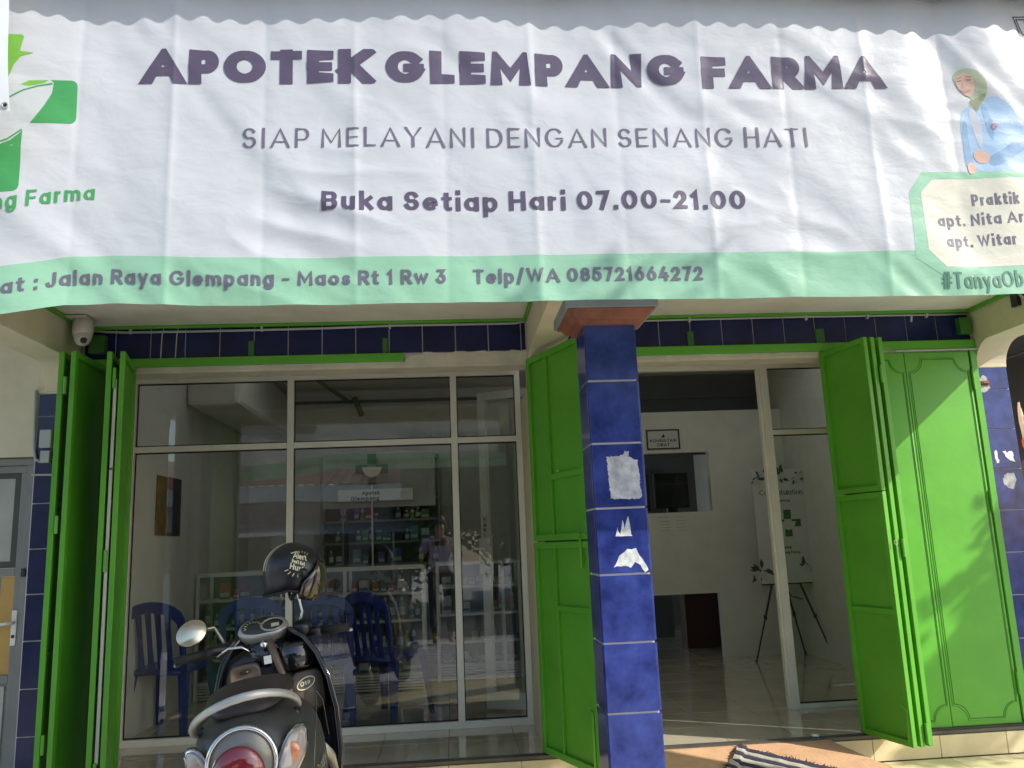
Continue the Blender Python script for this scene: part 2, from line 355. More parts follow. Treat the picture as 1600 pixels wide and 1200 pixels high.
def stroke(mb, pts, w, step, fmap, cnt, thin=None, nc=None, clip=None):
    """a ribbon of width w along pts; thin < 1 makes flat strokes lighter than upright ones"""
    P = [Vector((p[0], p[1])) for p in pts]; P = [p for i, p in enumerate(P) if i == 0 or (p-P[i-1]).length > 1e-5]
    if len(P) < 2: P = [P[0]-Vector((0, w*.02)), P[0]+Vector((0, w*.02))]
    closed = (P[0]-P[-1]).length < 1e-4
    if not closed:
        d0 = (P[1]-P[0]).normalized(); d1 = (P[-1]-P[-2]).normalized(); k0, k1 = ((.85 if clip and .3 < abs(d.y) < .97 else .5) for d in (d0, d1))
        P[0] = P[0] - d0*w*k0; P[-1] = P[-1] + d1*w*k1
    offs = []; n = len(P)
    for i in range(n):
        a = P[i]-P[i-1] if i > 0 else (P[-1]-P[-2] if closed else None)
        b = P[i+1]-P[i] if i < n-1 else (P[1]-P[0] if closed else None)
        if a is None: a = b
        if b is None: b = a
        a = a.normalized(); b = b.normalized(); na = Vector((-a.y, a.x)); nb = Vector((-b.y, b.x)); m = na+nb
        if m.length < .2: m = na
        m.normalize(); k = 1/max(.42, m.dot(na)); ww = w
        if thin: ww = w*(thin+(1-thin)*abs(((a+b)/2).normalized().y))
        offs.append(m*k*ww/2)
    nc = nc or max(1, round(w/step)); rows = []
    for i in range(n-1):
        m = max(1, int((P[i+1]-P[i]).length/step))
        for j in range(m + (1 if i == n-2 else 0)):
            t = j/m; p = P[i].lerp(P[i+1], t); o = offs[i].lerp(offs[i+1], t)
            row = [p + o*(2*c/nc-1) for c in range(nc+1)]
            if clip:
                dv = (P[i+1]-P[i]).normalized()
                for c, v in enumerate(row):
                    for lim, sg in ((clip[0], 1), (clip[1], -1)):
                        if (lim-v.y)*sg > 0: row[c] = v + dv*((lim-v.y)/dv.y) if abs(dv.y) > .3 else Vector((v.x, lim))
            rows.append(row)
    base = len(mb.v); cnt[0] += 1; lay = (cnt[0] % 5)*.00012
    for r in rows:
        for p in r: mb.v.append(tuple(fmap(p.x, p.y, lay)))
    for i in range(len(rows)-1):
        for c in range(nc):
            a = base+i*(nc+1)+c; mb.f.append((a, a+1, a+nc+2, a+nc+1)); mb.mi.append(0)
def text_width(s, h, w, gap, sp=.34, wx=1):
    x = 0
    for ch in s: x += (sp*h if ch == ' ' else G[ch][0]*h*wx + gap)
    return x - gap
def lettering(s, x, z, h, w, m, width=None, gap=None, **k):
    """a printed line, each word a part of its own"""
    gap = gap if gap is not None else w*.55; K = width/text_width(s, h, w, gap) if width else 1; cx = x
    for wd in s.split(' '):
        ww = text_width(wd, h, w, gap)*K
        g = MB(); text(g, wd, cx, z+k.get('slope', 0)*(cx-x), h, w, F1, width=ww, gap=gap, **k); bpart('lettering', g, m); cx += ww + gap*K + .34*h*K
def text(mb, s, x, z, h, w, fmap, width=None, gap=None, step=.012, thin=None, slope=0, wx=1, cond=None):
    """s starts at x on baseline z, capital height h, stroke w; stretched to width if given"""
    gap = gap if gap is not None else w*.55
    k = 1
    if width: k = width/text_width(s, h, w, gap, wx=wx)
    cnt = [0]; cx = 0
    for ch in s:
        if ch == ' ': cx += .34*h*k; continue
        gw, b, t, st = G[ch]; gw *= h*k*wx
        for q in st:
            dy = w*.5; cl = (z, z+h) if (ch.isupper() and ch not in 'COGSJQU') else None
            fm = (lambda p, q2, l, sx=x: fmap(p, q2+slope*(p-sx), l))
            pts = [(cx + w*.5 + p[0]*max(0, gw-w), b*h + dy + p[1]*max(0, (t-b)*h-w)) for p in q]
            if gw <= w*1.01: pts = [(cx+gw/2, p[1]) for p in pts]
            # ends are squared off by w/2, so pull them in
            Q = [Vector(p) for p in pts]
            stroke(mb, [(x+p.x, z+p.y) for p in Q], w, step, fm, cnt, thin, clip=cl)
        cx += gw + gap*k
    return mb

# ------------------------------------------------------------------ ground and floors
ZP = -.14                                            # porch level; the shop floor is z = 0
g = MB(); g.box(-60, 60, -60, 40, -.60, -.30); struct('ground', g, 'concrete')
g = MB(); g.box(-60, 60, -11.2, -6.2, -.299, -.290); struct('road', g, 'asphalt')
g = MB(); g.box(-12, 12, -6.0, -2.3, -.301, -.165); struct('forecourt', g, 'concrete')
g = MB(); g.box(-5, 7, -2.296, -.075, -.301, ZP-.009); pf = struct('porch_floor', g, 'grout')
tm = tilemesh('tile', .396, .396, .012, 'porch_tile')
for i in range(15):
    for j in range(6):
        x = -2.41+.2+.4*i; y = -.275-.4*j
        if y > -2.3 and (x < 7): piece('tile', tm, (x, y if y > -2.1 else y, ZP-.006), pf) if y-.2 > -2.3 else None
# shop floor slab, riser and threshold track
g = MB(); g.box(-2.33, 3.55, -.055, 6.6, -.301, -.010); sf = struct('shop_floor', g, 'floor_grout')
tm = tilemesh('tile', .397, .397, .012, 'floor_tile', .001)
for i in range(15):
    for j in range(16):
        x = -2.24+.40*i - .008; y = .205+.4*j
        if x-.2 < 3.52: piece('tile', tm, (x, y, -.006), sf)
tm = tilemesh('tile', .397, .012, .118, 'riser_tile')
for i in range(15):
    x = -2.24+.40*i-.008 + .0
    if x < 3.55: piece('tile', tm, (x, -.061, -.078), sf)
tr = MB()
for y0, y1, z in ((-.067, -.040, .004), (-.034, -.026, .010), (-.018, .004, .002)): tr.box(-2.13, 3.34, y0, y1, -.012, z)
obj('shutter_track', tr, 'track', sf)
# the painted ramp that meets the doorway
rp = MB(); rp.add([(1.02, -.10, -.004), (2.10, -.085, -.004), (2.42, -.75, ZP+.002), (1.02, -.75, ZP+.002), (1.02, -.0685, ZP), (2.10, -.0685, ZP), (2.10, -.0685, -.004), (1.02, -.0685, -.004)],
                  [(0, 1, 2, 3), (0, 7, 6, 1), (4, 5, 6, 7), (1, 6, 5, 2), (0, 3, 4, 7), (4, 3, 2, 5)])
struct('ramp', rp, 'ramp')

# ------------------------------------------------------------------ the shop building
B = thing('shop_building', 'cream pharmacy front with blue tiled lintels over two shuttered bays', 'building', (.5, 1, 0))
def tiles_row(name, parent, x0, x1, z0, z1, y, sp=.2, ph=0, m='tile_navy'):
    """upright wall tiles of pitch sp between x0 and x1, cut at the ends"""
    k = math.ceil((x0-ph)/sp - 1e-6); edges = [x0] + [ph+sp*j for j in range(k, k+60) if x0+.02 < ph+sp*j < x1-.02] + [x1]; cache = {}
    for a, b in zip(edges, edges[1:]):
        w = round(b-a-.006, 4)
        if w < .01: continue
        if w not in cache: cache[w] = tilemesh('tile', w, .009, z1-z0-.005, m)
        piece('tile', cache[w], ((a+b)/2, y, (z0+z1)/2), parent)
# lintel over each bay with its tiles
for x0, x1, ph in ((-2.13, .49, -1.946), (.69, 3.34, 1.315)):
    g = MB(); g.box(x0, x1, 0, .16, 2.262, 2.52); li = obj('lintel', g, 'grout', B)
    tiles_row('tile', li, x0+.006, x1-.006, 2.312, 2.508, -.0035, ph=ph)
    g = MB(); g.box(x0, x1, -.010, .159, 2.222, 2.261); g.box(x0, x1, .16, .738, 2.362, 2.45); obj('plaster_band', g, 'render_white', B, bev=.004)
# ragged plaster lip under the lintel tiles
g = MB(); random.seed(4)
for x0, x1 in ((-.25, .49), (-1.8, -.26), (1.2, 2.35)):
    n = int((x1-x0)/.02); z0 = 2.262 if x0 < -1 or x0 > 1 else 2.285
    top = [(x0+(x1-x0)*i/n, z0+random.uniform(.0, .014)+(.018 if x0 == -.25 else 0)*min(1, i/6)) for i in range(n+1)]
    g = MB()
    for i in range(n): g.prism([(top[i][0], 2.24), (top[i+1][0], 2.24), top[i+1], top[i]], 'y', -.016, -.002)
    obj('plaster_lip', g, 'render_white', B)
g = MB(); g.box(-2.3665, 3.54, -.001, .16, 2.521, 3.09); g.box(-2.3665, -2.13, -.001, .16, 2.12, 2.52); g.box(3.34, 3.54, -.001, .16, 2.145, 2.52); g.box(.491, .689, -.001, .16, 2.12, 2.52)
g.box(.50, .68, .0, .78, -.01, 2.12)
obj('facade_wall', g, 'cream', B)
g = MB(); g.box(-2.13, .49, -1.56, -.002, 2.512, 2.60); g.box(.69, 3.34, -1.56, -.002, 2.512, 2.60); obj('soffit', g, 'soffit', B)
for x0, x1 in ((-2.13, .49), (.69, 3.34)):
    g = MB(); g.box(x0+.02, x1-.02, -.026, -.003, 2.492, 2.511); g.box(x0+.001, x0+.02, -1.55, -.003, 2.488, 2.511); g.box(x1-.02, x1-.001, -1.55, -.003, 2.488, 2.511)
    obj('soffit_trim', g, 'green', B, bev=.002)
def cornice(x0):
    zb, r = 2.292, .16; a = [(-.002, 2.13)] + [(-.012-r+r*math.cos(R(t)), 2.13+r*math.sin(R(t))) for t in range(0, 91, 9)]
    prof = a + [(-1.38, zb)] + [(-1.38-.11*math.sin(R(t)), zb-.11+.11*math.cos(R(t))) for t in range(0, 91, 15)] + [(-1.56, 2.182), (-1.56, 2.519), (-.002, 2.519)]
    g = MB(); g.prism(prof, 'x', x0, x0+.20); return obj('beam', g, 'cream', B, bev=.004)
for x in (-2.33, .49, 3.34): cornice(x)
# front beam behind the banner, rounded where it meets the piers
def front_beam(x0, x1):
    r = .14; zb = 2.36; p = [(x0, 2.52), (x0, zb-r)] + [(x0+r-r*math.cos(R(t)), zb-r+r*math.sin(R(t))) for t in range(0, 91, 10)] + [(x1-r+r*math.sin(R(t)), zb-r+r*math.cos(R(t))) for t in range(0, 91, 10)] + [(x1, zb-r), (x1, 2.52)]
    g = MB(); g.prism(p, 'y', -1.70, -1.565); obj('front_beam', g, 'cream', B)
front_beam(-2.13, .55); front_beam(.75, 3.34)
# corrugated eave
g = MB(); xs = [-4.2 + .012*i for i in range(int(8.72/.012))]
def corr(x): return .010*math.sin(2*math.pi*x/.096) + .004*math.sin(x*3.1) - .0085*(x)
rows = [[(x, y, 3.130+corr(x)+dz) for x in xs] for y, dz in ((-2.35, 0), (-1.2, .01), (.3, .02))]
g.loft(rows, caps=False, closed=False); rf = obj('roof', g, 'zinc', B, solid=.002)
# capitals and piers
def pier(x0, label, full=True):
    t = thing('tiled_pillar', label, 'pillar', (x0+.1, -1.6, 0), group='tiled pillars along the porch edge')
    g = MB(); g.box(x0+.006, x0+.199, -1.695, -1.506, -.30, 2.09); obj('core', g, 'grout', t)
    zs = [-.14, .025, .277, .527, .778, 1.030, 1.281, 1.533, 1.784, 2.02]
    cache = {}
    for a, b in zip(zs, zs[1:]):
        h = round(b-a-.008, 3)
        if h not in cache: cache[h] = (tilemesh('tile', .200, .009, h, 'tile_blue'), tilemesh('tile', .009, .196, h, 'tile_blue'))
        zc = (a+b)/2
        piece('tile', cache[h][0], (x0+.1025, -1.6995, zc), t); piece('tile', cache[h][1], (x0+.0015, -1.599, zc), t); piece('tile', cache[h][1], (x0+.2035, -1.599, zc), t)
        piece('tile', cache[h][0], (x0+.1025, -1.5015, zc), t)
    g = MB(); g.box(x0-.02, x0+.225, -1.715, -1.49, 2.010, 2.022)
    prof = [(0, 2.012), (.012, 2.016), (.018, 2.028), (.034, 2.032), (.046, 2.046), (.052, 2.056), (.066, 2.061), (.068, 2.066)]
    rings = [[(x0-.005-d, -1.71-d, z), (x0+.21+d, -1.71-d, z), (x0+.21+d, -1.49+d, z), (x0-.005-d, -1.49+d, z)] for d, z in prof]
    c = MB(); c.loft(rings); cp = obj('capital', c, 'terracotta', t, bev=.002)
    g = MB(); g.box(x0-.085, x0+.290, -1.785, -1.412, 2.0665, 2.112); sl_ = obj('capital_slab', g, 'cap_grey', t, bev=.004)
    return t
p1 = pier(.555, 'blue tiled pillar in front of the shutters with peeled sticker patches', True)
pier(-2.335, 'blue tiled pillar at the corner of the porch beyond the white banner', True)
pier(3.335, 'blue tiled pillar at the open end of the porch', True)
# sticker remains on the pillar (torn paper and glue, slightly proud)
def rag(mb, pts, y, jit, seed, t=.0012, tooth=.010):
    random.seed(seed); P = []
    for a, b in zip(pts, pts[1:]+pts[:1]):
        n = max(2, int(math.dist(a, b)/tooth))
        for i in range(n):
            u = i/n; P.append((a[0]+(b[0]-a[0])*u+random.uniform(-jit, jit), a[1]+(b[1]-a[1])*u+random.uniform(-jit, jit)))
    mb.prism(P, 'y', y-t, y)
s = .898; q = lambda x, z: (x, z)
yp = -1.7042
g = MB(); rag(g, [(.612, 1.480), (.675, 1.484), (.685, 1.502), (.70, 1.500), (.70, 1.476), (.733, 1.465), (.742, 1.318), (.70, 1.312), (.62, 1.318)], yp, .0035, 3, tooth=.007); obj('sticker_patch', g, 'peel', p1)
g = MB(); rag(g, [(.628, 1.172), (.638, 1.205), (.646, 1.180), (.660, 1.236), (.668, 1.20), (.682, 1.250), (.692, 1.176), (.70, 1.170)], yp, .002, 5, tooth=.02); obj('sticker_patch', g, 'peel_light', p1)
g = MB(); rag(g, [(.615, 1.058), (.64, 1.098), (.672, 1.122), (.705, 1.124), (.716, 1.098), (.738, 1.070), (.750, 1.042), (.735, 1.036), (.718, 1.062), (.698, 1.075), (.682, 1.052), (.655, 1.062)], yp, .0025, 7, tooth=.012); obj('sticker_patch', g, 'peel_light', p1)

# pilasters at the two ends of the facade
t = thing('tiled_pilaster', 'narrow blue tiled pilaster beside the closed green shutter leaves', 'pillar', (3.45, .05, 0), group='tiled pilasters')
g = MB(); g.box(3.3405, 3.539, 0, .16, -.3, 2.143); obj('core', g, 'grout', t)
zs = [-.25, -.02, .231, .482, .733, .984, 1.237, 1.488, 1.738, 1.990, 2.141]
for a, b in zip(zs, zs[1:]):
    piece('tile', tilemesh('tile', .193, .009, b-a-.006, 'tile_blue'), (3.441, -.0035, (a+b)/2), t)
for i, (pts, m) in enumerate([([(3.375, 1.60), (3.39, 1.605), (3.398, 1.53), (3.38, 1.525)], 'white'), ([(3.43, 1.595), (3.45, 1.600), (3.455, 1.575), (3.468, 1.600), (3.49, 1.600), (3.50, 1.53), (3.475, 1.535), (3.455, 1.555)], 'white'),
                   ([(3.41, 1.44), (3.44, 1.465), (3.48, 1.46), (3.49, 1.42), (3.46, 1.36), (3.43, 1.37), (3.405, 1.40)], 'peel'), ([(3.345, 2.06), (3.375, 2.085), (3.40, 2.07), (3.41, 2.0), (3.37, 1.97), (3.345, 1.98)], 'peel')]):
    g = MB(); rag(g, pts, -.0083, .004, 20+i, tooth=.012); obj('sticker_patch', g, m, t)
g = MB(); g.tube([(3.355, -.03, 2.03), (3.40, -.02, 2.03), (3.40, 0, 2.03)], .006); g.box(3.355, 3.405, -.016, -.008, 2.015, 2.045); obj('hook', g, 'terracotta', t)
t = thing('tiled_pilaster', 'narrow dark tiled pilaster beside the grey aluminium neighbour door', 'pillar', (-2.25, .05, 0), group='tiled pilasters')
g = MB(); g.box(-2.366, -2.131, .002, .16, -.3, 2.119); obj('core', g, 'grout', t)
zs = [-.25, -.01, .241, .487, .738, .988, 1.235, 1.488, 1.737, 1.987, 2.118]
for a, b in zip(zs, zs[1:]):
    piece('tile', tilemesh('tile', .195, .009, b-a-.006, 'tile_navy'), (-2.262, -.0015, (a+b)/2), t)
g = MB(); rag(g, [(-2.367, 2.15), (-2.14, 2.15), (-2.14, 2.118), (-2.367, 2.122)], -.0052, .004, 11, tooth=.012); obj('plaster_lip', g, 'cream', t)
# junction box and conduit
t = thing('junction_box', 'small grey plastic electrical box fixed to the dark tiled pilaster', 'electrical box', (-2.29, -.03, 1.86))
g = MB(); g.box(-2.328, -2.262, -.045, -.006, 1.80, 1.905); obj('cover', g, 'pipe', t, bev=.006)
g = MB(); g.box(-2.322, -2.27, -.035, -.006, 1.715, 1.785); obj('socket', g, 'pipe', t, bev=.004)
g = MB(); g.tube([(-2.375, -.015, 2.14), (-2.372, -.016, 1.95), (-2.366, -.016, 1.80), (-2.352, -.018, 1.74), (-2.325, -.02, 1.722)], .009); obj('conduit', g, 'pipe', t, smooth=True)
g = MB(); g.tube([(-2.37, -.012, 1.650), (-2.25, -.012, 1.648)], .006); obj('pipe', g, 'pipe', t)
# conduit along the lintels with clips and drips
t = thing('cable_conduit', 'thin white cable conduit running along the top of the blue lintel tiles', 'cable', (0, -.02, 2.48))
g = MB(); g.tube([(-2.13, -.02, 2.492), (-2.0, -.02, 2.478), (-1.88, -.02, 2.472), (-1.5, -.02, 2.470), (-1.1, -.02, 2.471), (-.7, -.02, 2.474), (-.3, -.02, 2.482), (.1, -.02, 2.480), (.42, -.02, 2.480), (.46, -.02, 2.490), (.49, -.02, 2.490)], .0075, 8); g.tube([(.70, -.02, 2.478), (1.3, -.02, 2.480), (2.2, -.02, 2.484), (3.33, -.02, 2.480)], .0065, 8)
obj('conduit', g, 'pipe', t, smooth=True)
for x in (-1.86, -1.10, -.34, 1.51, 2.26, 3.05, 2.66): g = MB(); g.box(x-.007, x+.007, -.030, -.004, 2.462, 2.492); obj('clip', g, 'pipe', t, bev=.003)
g = MB()
for x, w, l in ((-1.685, .004, .20), (-1.60, .004, .18), (2.95, .010, .055)): g.tube([(x+.012, -.010, 2.495), (x+.004, -.0095, 2.45), (x, -.0095, 2.495-l)], w*.7, 6)
obj('plaster_drip', g, 'offwhite', t)
# small steel plates bolted to the lintel tiles
for x, w in ((-1.16, .035), (-.37, .03), (1.51, .04), (2.34, .055)):
    g = MB(); g.box(x-w/2, x+w/2, -.020, -.0085, 2.312, 2.405)
    t = tag(obj('bracket_plate', g, 'green_dark', bev=.003), 'small green steel plate screwed to the lintel tiles ' + {-1.16: 'over the first pane', -.37: 'by the rail end', 1.51: 'over the doorway', 2.34: 'over the folded shutter'}[x], 'bracket', 'bracket plates on the lintel')
for x0, w, l in ((-2.08, .09, 'in the dark corner under the dome camera'), (3.24, .08, 'above the hinge of the sunlit closed shutter')):
    g = MB(); g.box(x0, x0+w, -.060, -.009, 2.345, 2.45); tag(obj('bracket_block', g, 'green_dark', bev=.004), 'square green steel block ' + l, 'bracket', 'square shutter blocks')
# green shutter rail under each lintel
for x0, x1, y, lab in ((-2.12, -.256, -.035, 'green painted steel rail ending halfway along the glass front'), (.70, 3.335, -.04, 'long green painted steel rail above the open doorway and shutters')):
    g = MB(); g.box(x0, x1, y, -.011, 2.258, 2.309); tag(obj('shutter_rail', g, 'green', bev=.003), lab, 'rail', 'shutter rails')
g = MB(); g.tube([(2.80, -.05, 2.243), (3.33, -.05, 2.245)], .005); tag(obj('shutter_rod', g, 'pipe'), 'thin pale rod above the closed green shutter leaves', 'rod')

# ------------------------------------------------------------------ neighbour at the left: wall and aluminium door
t = thing('neighbour_wall', 'plain cream wall above the grey neighbour door', 'wall', (-3.4, .1, 0))
g = MB(); g.box(-5.5, -2.368, 0, .2, 1.757, 3.09); g.box(-5.5, -3.3, 0, .2, -.3, 1.757); obj('plaster', g, 'cream', t)
t = thing('aluminium_door', 'grey aluminium neighbour door with a yellow panel and lever handle', 'door', (-2.8, .05, 0))
g = MB(); g.box(-3.29, -2.37, .03, .10, 1.712, 1.752); g.box(-2.412, -2.370, .03, .10, -.16, 1.712); g.box(-3.29, -3.25, .03, .10, -.16, 1.712); obj('frame', g, 'door_grey', t, bev=.003)
g = MB(); g.box(-3.249, -2.414, .045, .085, 1.67, 1.711); g.box(-2.452, -2.414, .045, .085, -.15, 1.67); g.box(-3.249, -3.21, .045, .085, -.15, 1.67); g.box(-3.21, -2.452, .045, .085, 1.090, 1.135); g.box(-3.21, -2.452, .045, .085, .515, .56); obj('leaf', g, 'door_grey', t, bev=.003)
g = MB(); g.box(-3.209, -2.490, .062, .070, 1.175, 1.640); obj('pane', g, 'window_grey', t)
g = MB(); g.box(-3.21, -2.453, .055, .075, 1.6405, 1.67); g.box(-2.489, -2.453, .055, .075, 1.136, 1.640); g.box(-3.21, -2.49, .055, .075, 1.136, 1.1745); obj('gasket', g, 'door_seal', t)
g = MB(); g.box(-2.53, -2.453, .060, .072, .561, 1.089); obj('panel', g, 'door_yellow', t)
g = MB(); g.box(-3.209, -2.531, .060, .072, .561, 1.089); g.box(-3.209, -2.453, .060, .072, -.14, .514); obj('panel', g, 'door_grey', t)
g = MB(); g.box(-3.2, -2.47, .052, .059, .47, .50); g.box(-2.49, -2.47, .052, .059, -.1, .47); obj('bead', g, 'window_grey', t)
g = MB(); g.box(-2.447, -2.417, .030, .044, .715, .905); h = obj('handle', g, 'alu_bright', t, bev=.004)
g = MB(); g.tube([(-2.432, .03, .838), (-2.434, -.01, .838), (-2.46, -.014, .836), (-2.56, -.012, .830)], .009); obj('lever', g, 'alu_bright', h, smooth=True)
g = MB(); g.disc((-2.432, .028, .765), .009, (0, 1, 0), .006); obj('keyhole', g, 'black', h)
g = MB(); g.box(-2.409, -2.385, .018, .032, 1.085, 1.13); obj('latch', g, 'black', t, bev=.003)

# ------------------------------------------------------------------ side yard at the right, shade put in its wall colour, with the dried flowers
t = thing('side_yard_wall', 'wall past the tiled pilaster coloured near black for shade', 'wall', (5, 2.5, 0))
g = MB(); g.box(3.54, 6.5, 2.4, 2.5, -.3, 3.09); g.box(3.56, 6.5, .6, 2.4, 2.7, 2.78); obj('plaster', g, 'painted_shade', t)
g = MB(); g.tube([(3.6, .9, 2.18), (5.0, 1.2, 2.62)], .006); obj('wire', g, 'black', t)
t = thing('flower_stand', 'dried peach and red flower spray on a pale stand beside the pilaster', 'flowers', (3.86, .3, -.3))
g = MB(); g.tube([(3.90, .3, -.3), (3.90, .3, 1.25)], .02); obj('pole', g, 'floral_green', t)
g = MB(); g.box(3.80, 4.02, .27, .33, 1.22, 1.50); obj('board', g, 'offwhite', t, bev=.004)
random.seed(2)
for i, (x, z, dx, dz, w, m) in enumerate([(3.845, 1.62, -.035, .32, .045, 'petal'), (3.86, 1.60, .0, .27, .05, 'petal'), (3.835, 1.60, -.05, .10, .05, 'petal_red'), (3.86, 1.55, -.01, .15, .05, 'petal_red'), (3.84, 1.56, .10, -.10, .035, 'petal'), (3.83, 1.50, .12, -.16, .03, 'petal'), (3.88, 1.6, .09, .25, .05, 'petal'), (3.88, 1.58, .12, .08, .05, 'petal_red')]):
    g = MB(); y = .26-.012*(i % 3); p0 = Vector((x-.045, y, z)); d = Vector((dx, -.02, dz)); nrm = Vector((-dz, 0, dx)).normalized()*w/2
    pts = []; 
    for u, k in ((0, .3), (.25, .9), (.6, 1), (.85, .6), (1, .1)): pts.append((p0+d*u+nrm*k+Vector((0, .004, 0)), p0+d*u+Vector((0, -.010, 0)), p0+d*u-nrm*k+Vector((0, .004, 0))))
    g.loft([list(p) for p in pts], caps=False, closed=False); obj('petal', g, m, t, solid=.002, smooth=True)
g = MB(); g.add([(3.80, .262, 1.50), (3.88, .262, 1.47), (3.92, .262, 1.30), (3.84, .262, 1.24)], [(0, 1, 2, 3)]); obj('ribbon', g, 'gold_print', t, solid=.002)

# ------------------------------------------------------------------ dome camera and bracket camera
t = thing('dome_camera', 'white dome security camera hung from a small shelf at the beam corner', 'security camera', (-2.0, -.35, 2.46))
cx, cy, cz = -2.045, -.22, 2.40
g = MB(); g.box(cx-.10, cx+.045, cy-.08, cy+.08, cz+.098, cz+.104); obj('shelf', g, 'offwhite', t, bev=.002)
g = MB(); g.tube([(cx, cy, cz+.097), (cx, cy, cz+.03), (cx, cy, cz-.0)], [.052, .056, .050], 20); obj('housing', g, 'offwhite', t, smooth=True)
g = MB(); g.ell((cx+.006, cy-.008, cz-.005), .046, .046, .052, 20, 12); b_ = obj('dome', g, 'offwhite', t, smooth=True)
d = Vector((.42, -.75, -.38)).normalized(); c0 = Vector((cx+.006, cy-.008, cz-.012))
g = MB(); g.tube([c0+d*.030, c0+d*.054], .027, 20); obj('bezel', g, 'offwhite', t, smooth=False, bev=.003)
g = MB(); g.tube([c0+d*.050, c0+d*.056], .018, 16); obj('lens', g, 'gloss_black', t)
g = MB(); g.tube([(-2.0, -.22, 2.49), (-2.07, -.18, 2.50), (-2.12, -.1, 2.49)], .005); obj('cable', g, 'offwhite', t)
t = thing('bracket_camera', 'round camera on a dark bracket fixed high on the cream pier head', 'security camera', (3.3, -.4, 2.5))
g = MB(); g.box(3.315, 3.338, -.50, -.44, 2.40, 2.50); obj('bracket', g, 'black', t, bev=.003)
g = MB(); g.tube([(3.32, -.56, 2.46), (3.28, -.62, 2.44)], .035, 18); obj('housing', g, 'window_grey', t, smooth=False, bev=.004)
g = MB(); g.tube([(3.278, -.622, 2.439), (3.275, -.627, 2.438)], .022, 16); obj('lens', g, 'gloss_black', t)

# ------------------------------------------------------------------ glass front
YG = .77
FA = thing('glass_front', 'aluminium framed glass front with six fixed panes behind the shutters', 'window', (-.8, YG, 0))
g = MB(); X0, X1 = -2.13, .50
g.box(X0, X1, YG-.03, YG+.03, 2.316, 2.36)
g.box(X0, X1, YG-.03, YG+.03, 0, .044)
for a, b in ((-2.13, -2.09), (-1.092, -1.048), (.014, .058), (.462, .50)): g.box(a, b, YG-.031, YG+.031, .044, 2.316)
for a, b in ((-2.09, -1.092), (-1.048, .014), (.058, .462)): g.box(a, b, YG-.029, YG+.029, 1.847, 1.886)
obj('frame', g, 'alu', FA, bev=.0025)
gk = MB()
for a, b in ((-2.09, -1.092), (-1.048, .014), (.058, .462)):
    for z0, z1 in ((.0445, 1.8465), (1.8865, 2.3155)):
        gk.box(a+.0005, b-.0005, YG-.006, YG+.006, z1-.008, z1); gk.box(a+.0005, b-.0005, YG-.006, YG+.006, z0, z0+.008)
        gk.box(a+.0005, a+.006, YG-.006, YG+.006, z0+.008, z1-.008); gk.box(b-.006, b-.0005, YG-.006, YG+.006, z0+.008, z1-.008)
        g = MB(); g.add([(a+.003, YG, z0+.003), (b-.003, YG, z0+.003), (b-.003, YG, z1-.003), (a+.003, YG, z1-.003)], [(0, 1, 2, 3)]); obj('pane', g, 'glass', FA)
obj('gasket', gk, 'rubber', FA)
FB = thing('doorway_frame', 'aluminium frame and side panes beside the open doorway', 'window', (2.7, YG, 0))
g = MB(); g.box(.68, 3.34, YG-.03, YG+.03, 2.316, 2.36); g.box(2.222, 2.278, YG-.035, YG+.035, 0, 2.316); g.box(2.208, 2.222, YG-.02, YG+.025, 0, 2.316); g.box(2.278, 3.34, YG-.03, YG+.03, 0, .03); g.box(2.278, 3.34, YG-.029, YG+.029, 1.835, 1.870); g.box(3.30, 3.34, YG-.031, YG+.031, .03, 2.316)
g.box(.68, .72, YG-.031, YG+.031, 0, 2.316)
obj('frame', g, 'alu', FB, bev=.0025)
for z0, z1 in ((.03, 1.835), (1.87, 2.316)):
    g = MB(); g.add([(2.28, YG, z0), (3.30, YG, z0), (3.30, YG, z1), (2.28, YG, z1)], [(0, 1, 2, 3)]); obj('pane', g, 'glass', FB)
    g = MB(); g.box(2.279, 3.299, YG-.006, YG+.006, z1-.008, z1-.0005); g.box(2.279, 3.299, YG-.006, YG+.006, z0+.0005, z0+.008); obj('gasket', g, 'rubber', FB)
# door leaf swung inwards, behind the third bay of glass
t = thing('glass_door', 'aluminium glass door standing open behind the fixed pane', 'door', (.6, 1.0, 0), 0)
hx, hy = .66, 1.06; fx_, fy_ = .225, 1.262; dd = Vector((fx_-hx, fy_-hy, 0)); ln = dd.length; ang = math.atan2(dd.y, dd.x)
t.location = (hx, hy, 0); t.rotation_euler = (0, 0, ang)
g = MB(); g.box(0, .055, -.02, .02, .02, 2.28); g.box(ln-.062, ln, -.02, .02, .02, 2.28); g.box(.055, ln-.062, -.019, .019, 2.22, 2.28); g.box(.055, ln-.062, -.019, .019, .02, .13); obj('frame', g, 'alu_bright', t, local=True, bev=.002)
g = MB(); g.add([(.055, 0, .13), (ln-.062, 0, .13), (ln-.062, 0, 2.22), (.055, 0, 2.22)], [(0, 1, 2, 3)]); obj('pane', g, 'glass', t, local=True)
g = MB(); g.box(ln-.08, ln+.01, .021, .05, .945, 1.20); obj('lock_case', g, 'alu_bright', t, local=True, bev=.004)
g = MB(); g.tube([(ln-.10, .03, .90), (ln-.10, .07, .91), (ln-.10, .07, 1.21), (ln-.10, .03, 1.22)], .006); obj('handle', g, 'alu_bright', t, local=True)
g = MB(); g.box(ln-.052, ln-.012, .021, .0225, 1.145, 1.36); st = obj('sticker', g, 'paper', t, local=True)
g = MB(); cnt = [0]
for i, ch in enumerate('TARIK'): text(g, ch, -.011, 1.320-.036*i, .024, .0055, lambda a, b, l: (ln-.032-a, .0232+l, b), step=.01)
obj('lettering', g, 'print_dark', st, local=True)

